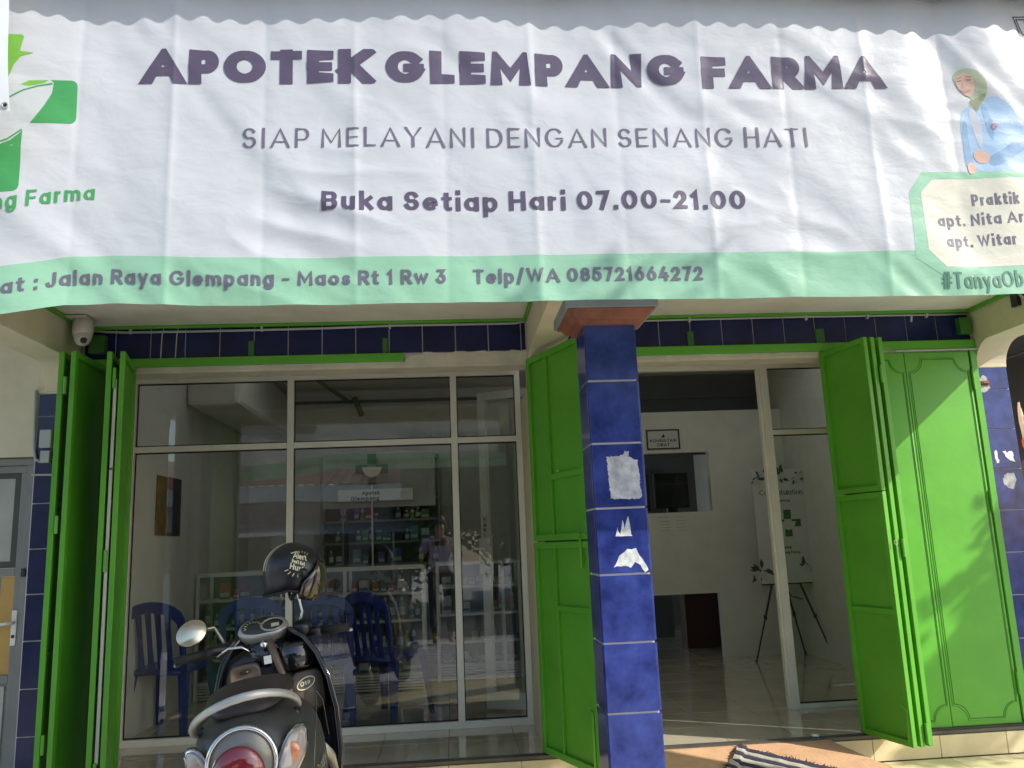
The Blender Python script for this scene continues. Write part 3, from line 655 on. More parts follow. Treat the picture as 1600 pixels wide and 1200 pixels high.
# ------------------------------------------------------------------ rooms behind the glass
t = thing('waiting_room', 'pale painted shop rooms behind the glass with a dividing wall', 'room', (.5, 3, 0))
H = 2.86
def wall(name, x0, x1, y0, y1, z0, z1, m='inner_wall'): g = MB(); g.box(x0, x1, y0, y1, z0, z1); return obj(name, g, m, t)
wall('side_wall', -2.33, -2.131, .162, 4.2, 0, H); wall('side_wall', 3.36, 3.54, .162, 6.4, 0, H)
wall('rear_wall', -2.13, .98, 4.1, 4.2, 0, H)
wall('partition', .62, .68, 1.5, 4.1, 0, 2.2)
wall('ceiling', -2.33, 3.54, .81, .95, H, H+.05, 'inner_ceiling'); wall('ceiling', -2.33, 3.54, 2.45, 6.6, H, H+.05, 'inner_ceiling')
for a_, b_ in ((-2.33, -1.5), (-.25, 1.3), (3.15, 3.54)): wall('ceiling', a_, b_, .951, 2.449, H, H+.05, 'inner_ceiling')
for a_, b_ in ((-1.5, -.25), (1.3, 3.15)):
    g = MB(); g.add([(a_, .951, H+.03), (b_, .951, H+.03), (b_, 2.449, H+.03), (a_, 2.449, H+.03)], [(0, 1, 2, 3)]); obj('added_roof_panel', g, 'added_roof_sheet', t)  # unseen translucent panels added to brighten the front rooms
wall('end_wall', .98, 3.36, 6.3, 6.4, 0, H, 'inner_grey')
wall('transom_wall', -2.13, 3.36, .80, .83, 2.365, H, 'inner_wall')
# screen wall of the right room, with a hatch and a low doorway
Y = 3.2
wall('screen_wall', 2.585, 3.36, Y, Y+.08, 0, 2.388); wall('screen_wall', .98, 2.585, Y, Y+.08, 1.975, 2.388); wall('screen_wall', .98, 1.50, Y, Y+.08, 0, 1.975); wall('screen_wall', 1.50, 2.585, Y, Y+.08, .60, 1.385)
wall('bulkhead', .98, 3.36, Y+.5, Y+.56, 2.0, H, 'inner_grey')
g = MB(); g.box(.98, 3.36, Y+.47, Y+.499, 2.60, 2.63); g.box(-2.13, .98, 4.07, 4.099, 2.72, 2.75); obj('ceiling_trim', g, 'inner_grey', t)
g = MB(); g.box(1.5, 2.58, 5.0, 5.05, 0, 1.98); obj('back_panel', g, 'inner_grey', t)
g = MB(); g.box(-2.13, -1.70, 1.9, 4.09, 2.36, 2.80); obj('duct', g, 'inner_wall', t, bev=.04)
g = MB(); g.tube([(-1.45, 2.3, 2.85), (-1.05, 3.9, 2.70)], .02); g.tube([(-1.0, 3.9, 2.75), (-.92, 3.9, 2.55)], .03); obj('pipe', g, 'green_dark', t)
# monitor and cabinet in the back
t2 = thing('monitor', 'black computer screen visible through the hatch in the white wall', 'monitor', (2.2, 3.7, 1.25))
g = MB(); g.box(2.10, 2.46, 3.55, 3.58, 1.44, 1.80); obj('bezel', g, 'black', t2, bev=.008); g = MB(); g.box(2.115, 2.445, 3.545, 3.551, 1.46, 1.785); obj('screen', g, 'gloss_black', t2)
g = MB(); g.box(2.23, 2.33, 3.56, 3.62, 1.22, 1.44); g.box(2.15, 2.41, 3.50, 3.70, 1.20, 1.22); obj('stand', g, 'black', t2)
t2 = thing('monitor', 'dark cash register screen half hidden by the tiled pillar', 'monitor', (1.98, 3.7, 1.25))
g = MB(); g.box(1.80, 2.06, 3.60, 3.63, 1.42, 1.80); obj('bezel', g, 'black', t2, bev=.008); g = MB(); g.box(1.85, 2.0, 3.58, 3.66, 1.20, 1.42); obj('stand', g, 'black', t2)
t2 = thing('desk', 'dark brown desk standing in the shade behind the low doorway', 'desk', (2.3, 4.2, 0))
g = MB(); g.box(1.72, 3.0, 3.45, 4.1, 1.17, 1.20); obj('top', g, 'brown_plastic', t2)
g = MB(); g.box(2.42, 3.0, 3.9, 4.1, 0, 1.169); obj('drawer_unit', g, 'desk_red', t2, bev=.004)
g = MB(); g.box(1.72, 1.76, 3.5, 4.05, 0, 1.169); obj('leg', g, 'brown_seat', t2)
# framed notice and paper on the screen wall
t2 = thing('consultation_sign', 'small black framed notice reading KONSULTASI OBAT on the white wall', 'sign', (2.13, Y-.01, 2.11))
g = MB(); g.box(1.975, 2.295, Y-.008, Y-.001, 2.022, 2.200); obj('panel', g, 'paper', t2)
g = MB()
for a in ((1.967, 1.980, 2.012, 2.210), (2.290, 2.303, 2.012, 2.210), (1.980, 2.290, 2.012, 2.024), (1.980, 2.290, 2.198, 2.210)): g.box(a[0], a[1], Y-.014, Y-.001, a[2], a[3])
obj('frame', g, 'black', t2)
g = MB(); f2 = lambda a, b, l: (a, Y-.0095-l, b)
text(g, 'KONSULTASI', 2.0, 2.085, .030, .006, f2, width=.27); text(g, 'OBAT', 2.07, 2.042, .030, .006, f2, width=.13); g.prism([(2.115, 2.132), (2.155, 2.132), (2.145, 2.165), (2.13, 2.150)], 'y', Y-.0105, Y-.009)
obj('lettering', g, 'print_dark', t2)
t2 = thing('price_notice', 'white paper notice with faint handwriting taped under the hatch', 'notice', (2.15, Y-.004, 1.25))
g = MB(); g.box(1.98, 2.36, Y-.004, Y-.001, 1.10, 1.372); obj('sheet', g, 'inner_wall', t2)
g = MB(); random.seed(8)
for k, z in enumerate((1.34, 1.30, 1.27, 1.24, 1.21)):
    for x0, x1 in ((2.03, 2.14), (2.20, 2.29)):
        x = x0 + random.uniform(0, .02)
        while x < x1: l = random.uniform(.005, .012); g.box(x, x+l, Y-.0052, Y-.0042, z+random.uniform(-.001, .001), z+.0032); x += l+.004
obj('writing', g, 'print_dark', t2)

# greeting board on its tripod easel
t2 = thing('easel', 'black metal tripod easel standing in the corner holding a greeting board', 'easel', (3.05, 2.75, 0))
g = MB(); g.box(2.88, 3.36, 2.83, 2.86, .672, .684); obj('ledge', g, 'black', t2)
for a, b in (((2.98, 2.84, .70), (2.745, 2.80, .0)), ((3.235, 2.84, .70), (3.40, 2.60, .0)), ((3.12, 2.90, .70), (3.345, 3.12, .0))):
    A_, B_ = Vector(a), Vector(b); mid = A_.lerp(B_, .45)
    g = MB(); g.tube([A_, mid], .011); g.tube([mid, B_], .008); g.tube([mid-Vector((0, 0, .02)), mid+Vector((0, 0, .02))], .016); g.tube([B_, B_+Vector((0, 0, .02))], .012); obj('leg', g, 'black', t2)
g = MB(); g.tube([(3.11, 2.89, .5), (3.12, 2.92, 1.7)], .010); obj('mast', g, 'black', t2)
g = MB(); g.tube([(3.10, 2.86, .68), (3.16, 2.87, .56), (3.26, 2.85, .53)], .005); obj('strap', g, 'black', t2)
t2 = thing('greeting_board', 'white congratulation board with green cross emblem and printed flowers', 'board', (3.13, 2.80, .70))
YB = 2.80
g = MB(); g.box(2.86, 3.40, YB, YB+.012, .686, 1.74); obj('panel', g, 'paper', t2)
g = MB(); f2 = lambda a, b, l: (a, YB-.002-l, b)
text(g, 'Congratulation', 2.92, 1.50, .052, .007, f2, width=.42, thin=.4); text(g, 'FOR OPENING', 3.00, 1.43, .022, .005, f2, width=.22) if 0 else text(g, 'OPENING', 3.06, 1.435, .020, .0045, f2, width=.15)
text(g, 'Apotek', 3.07, 1.00, .024, .006, f2, width=.11); text(g, 'Glempang Farma', 3.02, .955, .022, .005, f2, width=.24)
obj('lettering', g, 'print_dark', t2)
def cross_logo(cx, cz, k, mapf, parent, m1='print_green', m2='paper', local=False):
    g = MB(); 
    for x0, x1, z0, z1 in ((-.28, .28, .30, 1.0), (-.28, .28, -1.0, -.30), (-1, -.29, -.28, .28), (.29, 1, -.28, .28)):
        g.add([mapf(cx+a*k, cz+b*k, 0) for a, b in ((x0, z0), (x1, z0), (x1, z1), (x0, z1))], [(0, 1, 2, 3)])
    obj('cross_emblem', g, m1, parent, local=local)
    g = MB(); P = [(-.62, .12), (.62, .12)] + [(.60*math.cos(R(t)), .12+.62*math.sin(R(t))) for t in range(-8, -172, -12)]
    g.add([mapf(cx+a*k, cz+b*k, .0008) for a, b in P], [tuple(range(len(P)))]); obj('bowl_emblem', g, m2, parent, local=local)
cross_logo(3.17, 1.235, .125, lambda a, b, l: (a, YB-.0015-l, b), t2)
random.seed(5)
def flower_print(cx, cz, r, n, name):
    gl = MB(); gf = MB()
    for i in range(n):
        a = random.uniform(0, 6.28); l = r*random.uniform(.5, 1.1); w = l*.20; ox, oz = cx+random.uniform(-.4, .4)*r, cz+random.uniform(-.3, .3)*r
        d = (math.cos(a), math.sin(a)); gl.add([(ox-d[1]*0, YB-.0030-i*.0001, oz), (ox+d[0]*l*.5-d[1]*w, YB-.0030-i*.0001, oz+d[1]*l*.5+d[0]*w), (ox+d[0]*l, YB-.0030-i*.0001, oz+d[1]*l), (ox+d[0]*l*.5+d[1]*w, YB-.0030-i*.0001, oz+d[1]*l*.5-d[0]*w)], [(0, 1, 2, 3)])
    for i in range(3):
        ox, oz = cx+random.uniform(-.5, .5)*r, cz+random.uniform(-.4, .4)*r; P = [(ox+.32*r*(1+.25*math.sin(5*t))*math.cos(t), YB-.0050-i*.0002, oz+.32*r*(1+.25*math.sin(5*t))*math.sin(t)) for t in [6.28*k/18 for k in range(18)]]
        gf.add(P, [tuple(range(18))])
    obj(name, gl, 'floral_green', t2); obj('blossom_print', gf, 'floral_white', t2)
flower_print(3.12, 1.68, .09, 12, 'leaf_print'); flower_print(2.94, 1.66, .10, 10, 'leaf_print'); flower_print(3.33, 1.66, .09, 10, 'leaf_print'); flower_print(2.88, .80, .11, 14, 'leaf_print'); flower_print(3.32, .82, .11, 14, 'leaf_print')
# posters on the side wall of the waiting room
def poster(name, label, y0, y1, z0, z1, m, x=-2.129):
    g = MB(); g.box(x, x+.006, y0, y1, z0, z1); return tag(obj(name, g, m, bev=.001), label, 'poster')
o = poster('poster', 'gold and brown poster high on the waiting room side wall', 1.30, 1.55, 1.315, 1.75, 'gold_print')
poster('poster', 'dark grey poster beside the gold one on the waiting room wall', 1.56, 1.85, 1.315, 1.755, 'poster_dark')

# ------------------------------------------------------------------ counters, shelves and stock
random.seed(21)
def counter(name, label, x0, x1, y0, depth, h, shelves, divs, cat='display counter', foot=.12, fm='alu_bright'):
    t = thing(name, label, cat, ((x0+x1)/2, y0+depth/2, 0)); e = .028 if fm == 'alu_bright' else .02; y1 = y0+depth
    g = MB()
    for x in [x0+e/2] + divs + [x1-e/2]:
        for y in (y0+e/2, y1-e/2): g.box(x-e/2, x+e/2, y-e/2, y+e/2, 0 if foot else 0, h-e)
    for y in (y0, y1-e): g.box(x0, x1, y, y+e, h-e, h); g.box(x0+e, x1-e, y+.001, y+e-.001, foot, foot+e)
    for x in (x0, x1-e): g.box(x, x+e, y0+e, y1-e, h-e, h)
    obj('frame', g, fm, t, bev=.002)
    for z in shelves:
        g = MB(); g.box(x0+.003, x1-.003, y0+.004, y0+.018, z-.018, z+.004); g.box(x0+.012, x1-.012, y0+.018, y1-.03, z-.006, z); obj('shelf', g, fm, t)
    g = MB(); g.box(x0+.004, x1-.004, y1-.012, y1-.004, foot+e, h-e); obj('back_panel', g, 'inner_grey', t)
    if foot:
        for k in range(5): g = MB(); z = .012+k*.022; g.box(x0+e, x1-e, y0+.004, y0+.014, z, z+.013); obj('slat', g, fm, t)
    g = MB(); g.add([(x0+.01, y0+.001, foot+.02), (x1-.01, y0+.001, foot+.02), (x1-.01, y0+.001, h-.022), (x0+.01, y0+.001, h-.022)], [(0, 1, 2, 3)]); obj('pane', g, 'case_glass', t)
    return t
ORD = ['lowest', 'second', 'third', 'fourth', 'fifth']; NTH = ['first', 'second', 'third', 'fourth', 'fifth', 'sixth', 'seventh', 'eighth', 'ninth', 'tenth', 'eleventh', 'twelfth', 'thirteenth', 'fourteenth', 'fifteenth', 'sixteenth', 'seventeenth', 'eighteenth', 'nineteenth', 'twentieth']
for nm, c in dict(p_white=(.62, .62, .58), p_green=(.16, .30, .10), p_blue=(.08, .16, .34), p_orange=(.50, .17, .07), p_red=(.40, .07, .06), p_yellow=(.50, .42, .12), p_teal=(.10, .28, .28), p_pink=(.50, .28, .27)).items(): mk(nm, c, .4, var=.25, scale=25)
CN = dict(p_white='white', p_green='green', p_blue='blue', p_orange='orange', p_red='red', p_yellow='yellow', p_teal='teal', p_pink='pink')
mcache = {}
def stock_mesh(kind, w, d, h, m):
    k = (kind, w, d, h, m)
    if k in mcache: return mcache[k]
    g = MB()
    if kind == 'box':
        g.box(-w/2, w/2, -d/2, d/2, 0, h); g.box(-w/2+.004, w/2-.004, -d/2-.0012, -d/2-.0002, h*.18, h*.42, 1)
    else:
        r = w/2; g.tube([(0, 0, 0), (0, 0, h*.70), (0, 0, h*.78), (0, 0, h*.82)], [r, r, r*.6, r*.42], 10); g.tube([(0, 0, h*.82), (0, 0, h)], r*.48, 8, mi=1); g.tube([(0, 0, h*.2), (0, 0, h*.55)], r*1.03, 10, caps=False, mi=1)
    me = bpy.data.meshes.new(kind); me.from_pydata(g.v, [], g.f); me.materials.append(M[m]); me.materials.append(M['p_white' if m != 'p_white' else random.choice(['p_green', 'p_blue', 'p_red'])]); me.polygons.foreach_set('material_index', g.mi)
    if kind != 'box':
        for p in me.polygons: p.use_smooth = True
    mcache[k] = me; return me
def fill(where, x0, x1, y, z, si, style, cols, hh, dens=.9):
    x = x0+.03; n = 0
    while x < x1-.05 and n < 20:
        kind = style if style != 'mix' else random.choice(['box', 'bottle']); m = random.choice(cols)
        w = random.choice((.05, .06, .08)) if kind == 'box' else random.choice((.045, .055)); h = round(random.choice((hh*.6, hh*.8, hh)), 3)
        if random.random() > dens: x += w*1.5; continue
        o = bpy.data.objects.new('medicine_'+kind, stock_mesh(kind, w, .05, h, m)); C.objects.link(o); o.location = (x+w/2, y+random.uniform(0, .02), z+.001); o.rotation_euler = (0, 0, random.uniform(-.12, .12))
        tag(o, f"{CN[m]} medicine {kind}, {NTH[n]} on the {ORD[si]} shelf of the {where}", 'medicine '+kind, 'medicines on the '+where); x += w+random.choice((.006, .01, .03)); n += 1
C1 = counter('display_counter', 'long glass medicine counter with four shelves behind the blue chairs', -2.11, -.235, 2.27, .42, 1.005, [.318, .565, .79], [-.90, -1.50])
for si, z, cols, st, hh in ((1, .318, ['p_white', 'p_yellow', 'p_orange', 'p_pink', 'p_green'], 'bottle', .19), (2, .565, ['p_green', 'p_white', 'p_teal', 'p_green'], 'bottle', .18), (3, .79, ['p_blue', 'p_white', 'p_teal', 'p_red', 'p_orange'], 'box', .13), (0, .13, ['p_teal', 'p_green', 'p_white'], 'box', .09)):
    fill('long glass counter', -2.09, -.90, 2.36, z, si, st, cols if si != 3 else ['p_orange', 'p_red', 'p_orange'], hh, .6 if si == 0 else .85)
    fill('long counter past its middle post', -.88, -.27, 2.36, z, si, st, cols, hh, .6 if si == 0 else .95)
C2 = counter('display_counter', 'short glass medicine counter standing behind the glass door', -.15, 1.25 if 0 else .60, 2.60, .42, 1.01, [.330, .565, .80], [.44 if 1 else .4])
for si, z, cols, st, hh in ((0, .13, ['p_white', 'p_blue', 'p_teal'], 'box', .10), (1, .330, ['p_yellow', 'p_green', 'p_white'], 'box', .09), (2, .565, ['p_orange', 'p_red', 'p_pink', 'p_white'], 'box', .15), (3, .80, ['p_white', 'p_yellow', 'p_teal'], 'box', .08)):
    fill('short glass counter', -.13, .58, 2.70, z, si, st, cols, hh, .75)
C3 = counter('wall_shelf', 'tall aluminium medicine shelf against the rear wall', -1.33, -.11, 3.72, .32, 2.10, [1.0, 1.22, 1.44, 1.66], [-1.10], cat='shelf', foot=.1, fm='shelf_grey')
for si, z in ((1, 1.0), (2, 1.22), (3, 1.44), (4, 1.66)):
    fill('tall wall shelf', -1.28, -.14, 3.78, z, si, 'mix', ['p_white', 'p_blue', 'p_teal', 'p_red', 'p_green'], .15, .7)
# hanging cross sign in front of the tall shelf
t = thing('hanging_sign', 'white acrylic sign with green cross and bowl emblem hung above the counter', 'sign', (-.62, 2.35, 1.6))
YS = 2.24
g = MB(); g.box(-1.08, -.13, YS+.02, YS+.026, 1.50, 1.975); obj('board', g, 'shelf_grey', t, bev=.002)
g = MB(); g.box(-.95, -.32, YS, YS+.006, 1.555, 1.655); obj('panel', g, 'paper', t)
g = MB(); g.tube([(-.668, YS+.01, 1.70), (-.665, YS+.01, 1.01)], .007); obj('pole', g, 'alu_bright', t)
f2 = lambda a, b, l: (a, YS-.002-l, b)
cross_logo(-.665, 1.825, .135, f2, t, 'print_green', 'offwhite')
g = MB(); text(g, 'Apotek', -.75, 1.607, .034, .008, f2, width=.15); text(g, 'Glempang', -.845, 1.562, .034, .008, f2, width=.24); obj('lettering', g, 'print_dark', t)

# ------------------------------------------------------------------ blue plastic chairs
def make_chair():
    t = thing('plastic_chair', '', 'chair', (0, 0, 0), group='blue plastic chairs in the waiting room')
    W2 = .205
    g = MB(); prof = []
    def seat_ring(y, w, z): return [(-w, y, z-.012), (-w*.9, y, z+.006), (0, y, z-.004), (w*.9, y, z+.006), (w, y, z-.012), (w*.9, y, z-.03), (0, y, z-.026), (-w*.9, y, z-.03)]
    g.loft([seat_ring(y, w, z) for y, w, z in ((-.20, .175, .42), (-.1, .20, .425), (.05, .215, .43), (.17, .21, .438), (.205, .19, .425))]); obj('seat', g, 'chair_blue', t, local=True, smooth=True)
    # arch of the backrest
    path = [(-.200, -.185, .40)] + [(-.205-.0*k, -.20-.05*k/5, .42+.30*k/5) for k in range(1, 6)] + [(-.205+.205*(1-math.cos(R(a))), -.255-.02*math.sin(R(a)), .72+.115*math.sin(R(a))) for a in range(15, 180, 15)] + [(.205, -.20-.05*k/5, .42+.30*k/5) for k in range(5, 0, -1)] + [(.200, -.185, .40)]
    rings = []; P = [Vector(p) for p in path]
    for i, p in enumerate(P):
        d = (P[min(i+1, len(P)-1)]-P[max(i-1, 0)]).normalized(); a = Vector((0, -1, .12)).normalized(); b = d.cross(a).normalized()
        top = min(1, max(0, (p.z-.66)/.12)); hw = .020+.016*top
        rings.append([p+b*hw+a*.012, p-b*hw+a*.012, p-b*hw-a*.012, p+b*hw-a*.012])
    g = MB(); g.loft(rings); obj('backrest', g, 'chair_blue', t, local=True, bev=.006)
    for x in (-.105, -.035, .035, .105):
        g = MB(); zt = .72+.105*math.sqrt(max(0, 1-(x/.205)**2)); rings = []
        for u in range(6):
            z = .425+(zt-.425)*u/5; y = -.19-.075*(z-.42)/.40; w = .0165+.006*abs(u-2.5)/2.5; rings.append([(x-w, y+.005, z), (x+w, y+.005, z), (x+w, y-.006, z), (x-w, y-.006, z)])
        g.loft(rings); obj('slat', g, 'chair_blue', t, local=True, bev=.003)
    for sx in (-1, 1):
        for sy in (-1, 1):
            g = MB(); rings = []
            for u in range(4):
                z = .425*(1-u/3); w = .034-.014*u/3; x = sx*(.178+.040*u/3); y = sy*.175+sy*.045*u/3; k = .010+.004*(3-u)/3
                rings.append([(x-w, y-sy*.0, z), (x+w, y-sy*.0, z), (x+w, y-sy*(w*1.2), z), (x+w-sx*0-k*1.4*(1 if sx > 0 else 1), y-sy*(w*1.2), z), (x+w-k*1.4, y-sy*k, z), (x-w, y-sy*k, z)] if sx > 0 else
                             [(x+w, y, z), (x-w, y, z), (x-w, y-sy*(w*1.2), z), (x-w+k*1.4, y-sy*(w*1.2), z), (x-w+k*1.4, y-sy*k, z), (x+w, y-sy*k, z)])
            g.loft(rings); obj('leg', g, 'chair_blue', t, local=True)
    return t
def copy_thing(src, loc, rz, label, group=None):
    r = src.copy(); C.objects.link(r); r.location = loc; r.rotation_euler = (0, 0, rz); r['label'] = label
    for ch in list(src.children):
        c = ch.copy(); C.objects.link(c); c.parent = r
        for gg in ch.children: d = gg.copy(); C.objects.link(d); d.parent = c
    return r
ch = make_chair(); ch.location = (-1.93, 1.18, 0); ch.rotation_euler = (0, 0, R(-14)); ch['label'] = 'blue plastic chair next to the green shutter, seen from behind'
copy_thing(ch, (-1.34, 1.25, 0), R(-4), 'blue plastic chair mostly hidden by the parked scooter handlebar')
copy_thing(ch, (-.93, 1.22, 0), R(6), 'blue plastic chair just beyond the scooter, between two other chairs')
copy_thing(ch, (-.47, 1.27, 0), R(-36), 'blue plastic chair turned sideways in front of the counter')

# ------------------------------------------------------------------ folding steel shutters
LH = 2.25
def leaf(parent, p0, p1, name='leaf', side=1, rails=(.7, 1.45), inner=None, z0=.012, z1=LH, th=.026, m='green', fw_=.032):
    """one steel leaf between floor points p0 and p1; frame of angle steel, sheet set back, rails on the side given"""
    d = Vector((p1[0]-p0[0], p1[1]-p0[1], 0)); L = d.length; d.normalize(); n = Vector((-d.y, d.x, 0))*side
    mt = Matrix(((d.x, n.x, 0, p0[0]), (d.y, n.y, 0, p0[1]), (0, 0, 1, 0), (0, 0, 0, 1)))
    def tf(mb): mb.v = [tuple(mt @ Vector(v)) for v in mb.v]; return mb
    g = MB(); g.box(0, fw_, -th/2, th/2, z0, z1); g.box(L-fw_, L, -th/2, th/2, z0, z1); g.box(fw_, L-fw_, -th/2, th/2, z0, z0+fw_); g.box(fw_, L-fw_, -th/2, th/2, z1-fw_, z1)
    lf = obj(name, tf(g), m, parent, bev=.002)
    g = MB(); g.box(fw_-.001, L-fw_+.001, -th/2+.003, -th/2+.006, z0+fw_-.001, z1-fw_+.001); obj('sheet', tf(g), m, lf)
    for z in rails: g = MB(); g.box((inner or fw_), L-fw_, -th/2+.006, th/2-.004, z-.016, z+.016); obj('rail', tf(g), m, lf, bev=.002)
    if inner:
        g = MB(); g.box(inner-.016, inner, -th/2+.006, th/2-.002, z0+fw_, z1-fw_); obj('stile', tf(g), m, lf, bev=.002)
    return lf, tf, L
def hinge(parent, x, y, z, l=.10): g = MB(); g.tube([(x, y, z), (x, y, z+l)], .0085, 10); g.tube([(x, y, z+l*.48), (x, y, z+l*.52)], .0100, 10); return obj('hinge', g, 'green', parent, smooth=False)
# A: two leaves folded at the far end of the first bay
A = thing('folding_shutter', 'green steel shutter folded outward next to the grey neighbour door', 'shutter', (-2.0, 0, 0), group='folded green shutters')
leaf(A, (-2.085, -.03), (-2.022, -.50), side=1); lf, tf, L = leaf(A, (-1.965, -.02), (-1.962, -.50), side=1, rails=())
for z in (.25, 1.30, 2.02): hinge(A, -1.995, -.505, z, .09)
# B
Bs = thing('folding_shutter', 'green steel shutter folded outward at the edge of the glass front', 'shutter', (-1.75, 0, 0), group='folded green shutters')
leaf(Bs, (-1.885, -.04), (-1.790, -.47), side=1); leaf(Bs, (-1.825, -.03), (-1.722, -.47), side=1, rails=())
g = MB(); g.box(-1.768, -1.752, -.455, -.449, .18, 2.10); obj('filler_strip', g, 'offwhite', Bs)
for z in (.08, 1.10, 2.05): hinge(Bs, -1.760, -.470, z, .11)
g = MB(); g.box(-1.765, -1.750, -.47, -.462, 1.62, 1.628); obj('bolt', g, 'black', Bs)
# C beside the middle pillar: a stable-type leaf in two heights
Cs = thing('folding_shutter', 'green steel shutter swung out behind the blue tiled pillar', 'shutter', (.6, -.3, 0), group='folded green shutters')
def rails_c(lf, tf, L, zs, inner):
    pass
lf, tf, L = leaf(Cs, (.487, -.02), (.715, -.60), side=-1, rails=(1.52,), inner=.245, z0=1.165, z1=LH, fw_=.036)
lf, tf, L = leaf(Cs, (.487, -.02), (.715, -.60), side=-1, rails=(.80,), inner=.245, z0=.012, z1=1.157, fw_=.036)
leaf(Cs, (.545, -.02), (.758, -.585), side=-1, rails=(), z0=.012, z1=LH)
d_ = Vector((.228, -.58, 0)).normalized(); n_ = Vector((d_.y, -d_.x, 0)); n_ = n_ if n_.x < 0 else -n_
def cpt(u, z, o=.016): p = Vector((.487, -.02, 0))+d_*u+n_*o; return (p.x, p.y, z)
g = MB(); g.tube([cpt(.545, 1.02), cpt(.545, 1.20)], .008); g.tube([cpt(.545, 1.19), cpt(.60, 1.19)], .007); obj('latch', g, 'green', Cs, smooth=True)
g = MB(); g.tube([cpt(.575, .03), cpt(.575, .30), cpt(.56, .32)], .008); obj('drop_bolt', g, 'green', Cs, smooth=True)
g = MB(); g.disc(cpt(.33, 1.545, .013), .006, n_, .006); obj('knob', g, 'pipe', Cs)
for z in (.3, 1.9): hinge(Cs, .737, -.605, z, .09)
# D folded leaves at the doorway
D = thing('folding_shutter', 'bundle of bright green shutter leaves folded outward at the doorway edge', 'shutter', (2.4, -.2, 0), group='folded green shutters')
leaf(D, (2.325, -.02), (2.415, -.415), side=-1, rails=(.705,), z0=.012, z1=1.360); leaf(D, (2.325, -.02), (2.415, -.415), side=-1, rails=(), z0=1.366, z1=LH)
leaf(D, (2.385, -.02), (2.462, -.408), side=-1, rails=()); leaf(D, (2.452, -.02), (2.512, -.400), side=-1, rails=())
for z in (.03, 1.0, 1.98): hinge(D, 2.487, -.415, z, .10)
g = MB(); g.tube([(2.395, -.39, .02), (2.40, -.40, .20), (2.38, -.38, .22)], .006); obj('drop_bolt', g, 'green', D)
g = MB(); pts = [(2.437+.010*math.cos(a), -.435, 1.08+.012*math.sin(a)) for a in [i*.524 for i in range(13)]]; g.tube(pts, .0018, 6, caps=False); obj('ring', g, 'pipe', D)
# E closed leaves with pressed outlines
E_ = thing('folding_shutter', 'sunlit pair of closed green shutter leaves with pressed outline beads', 'shutter', (2.95, 0, 0), group='folded green shutters')
for x0, x1, nm in ((2.492, 2.862, 0), (2.866, 3.288, 1)):
    g = MB(); g.box(x0, x1, -.024, -.012, .014, 2.236); lf = obj('leaf', g, 'green', E_, bev=.002)
    g = MB(); a, b = x0+.016, x1-.012; r = .085; bl = [(a, .165)]
    P = []
    def Q(cx, cz, a0, a1): return [(cx+r*math.cos(R(t)), cz+r*math.sin(R(t))) for t in range(a0, a1+(1 if a1 > a0 else -1), 15 if a1 > a0 else -15)]
    P = Q(a, .045, 90, 0)+Q(b, .045, 180, 90)+[(b, 1.0)]+Q(b, 2.195, 270, 180)+Q(a, 2.195, 360, 270)+[(a, 1.0)]; P.append(P[0])
    P3 = [(p[0], -.0245, p[1]) for p in P]
    # pressed outline: a raised bead, its shade drawn as a darker tube
    for off, rr, mm in ((0, .0036, 'green'),): g.tube(P3, rr, 6, caps=False); obj('bead', g, mm, lf, smooth=True)
    g = MB(); c = ((a+b)/2, 1.12); P4 = [(p[0]+.009*(1 if p[0] < c[0] else -1), -.0243, p[1]+(.007 if p[1] < c[1] else -.007)) for p in P]; g.tube(P4, .0022, 5, caps=False); obj('groove_shade', g, 'green_dark', lf)
g = MB(); g.box(3.298, 3.338, -.030, -.006, -.01, 2.25); obj('jamb', g, 'green', E_, bev=.002)
for z in (.17, 1.23, 1.99): hinge(E_, 3.293, -.034, z, .13)

# ------------------------------------------------------------------ the banner
BY = -2.25; BS = 2.65/2.95
BN = thing('shop_banner', 'wide white and mint banner with purple lettering hung across the shop', 'banner', (0, BY, 1.95))
FOLD = [-1.352+.3415*i for i in range(-2, 16)]
def interp(x, tab):
    if x <= tab[0][0]: return tab[0][1]
    for (a, u), (b, v) in zip(tab, tab[1:]):
        if x <= b: return u+(v-u)*(x-a)/(b-a)
    return tab[-1][1]
SAG = [(-2.6, -.10), (-1.8, -.055), (-1.58, -.020), (-1.47, -.004), (-1.36, .018), (-1.20, .022), (-1.03, .012), (-.88, .004), (-.6, .0), (0, 0), (.8, -.003), (1.5, -.005), (2.1, -.012), (2.3, -.006), (3, 0)]
def drape(x, z):
    """how far the cloth stands out towards the street"""
    h = 0
    for i, f in enumerate(FOLD):
        d = x-f
        if abs(d) < .17:
            k = .0058 if i % 2 else -.0034
            k *= .7+.5*noise.noise(Vector((f*3, 0, z*2.0)))
            h += k*math.exp(-abs(d)/.020) 
    h += .014*noise.noise(Vector((x*1.1, 3, z*.8)))
    w = noise.noise(Vector(((x+z*.9)*2.2, 7, (z-x*.6)*.9)))
    h += .012*w
    c = noise.noise(Vector(((x+z*.75)*5.5+2*w, 11, (z-x*.75)*2.0)))
    h += .0055*c + .006*(1-abs(noise.noise(Vector(((x*.35+z)*7, 5, (z-x)*2.4))))*2)*max(0, noise.noise(Vector((x*1.3, 9, z*1.6)))+.15)*1.6
    h += .0009*noise.noise(Vector((x*14, 2, z*14)))
    e = max(0, 1-(z-2.04)/.10)
    h += e*.010*noise.noise(Vector((x*5.0, 1, .3)))
    if x < -1.0: h += .05*max(0, min(1, (-1.0-x)/.6))*math.sin((x+1.0)*9)*max(.2, min(1, (2.6-z)))
    if x > 1.75: h += .009*math.sin((x-1.75)*15)*min(1, (x-1.75)/.25)*min(1, max(.1, (z-2.0)))
    return h
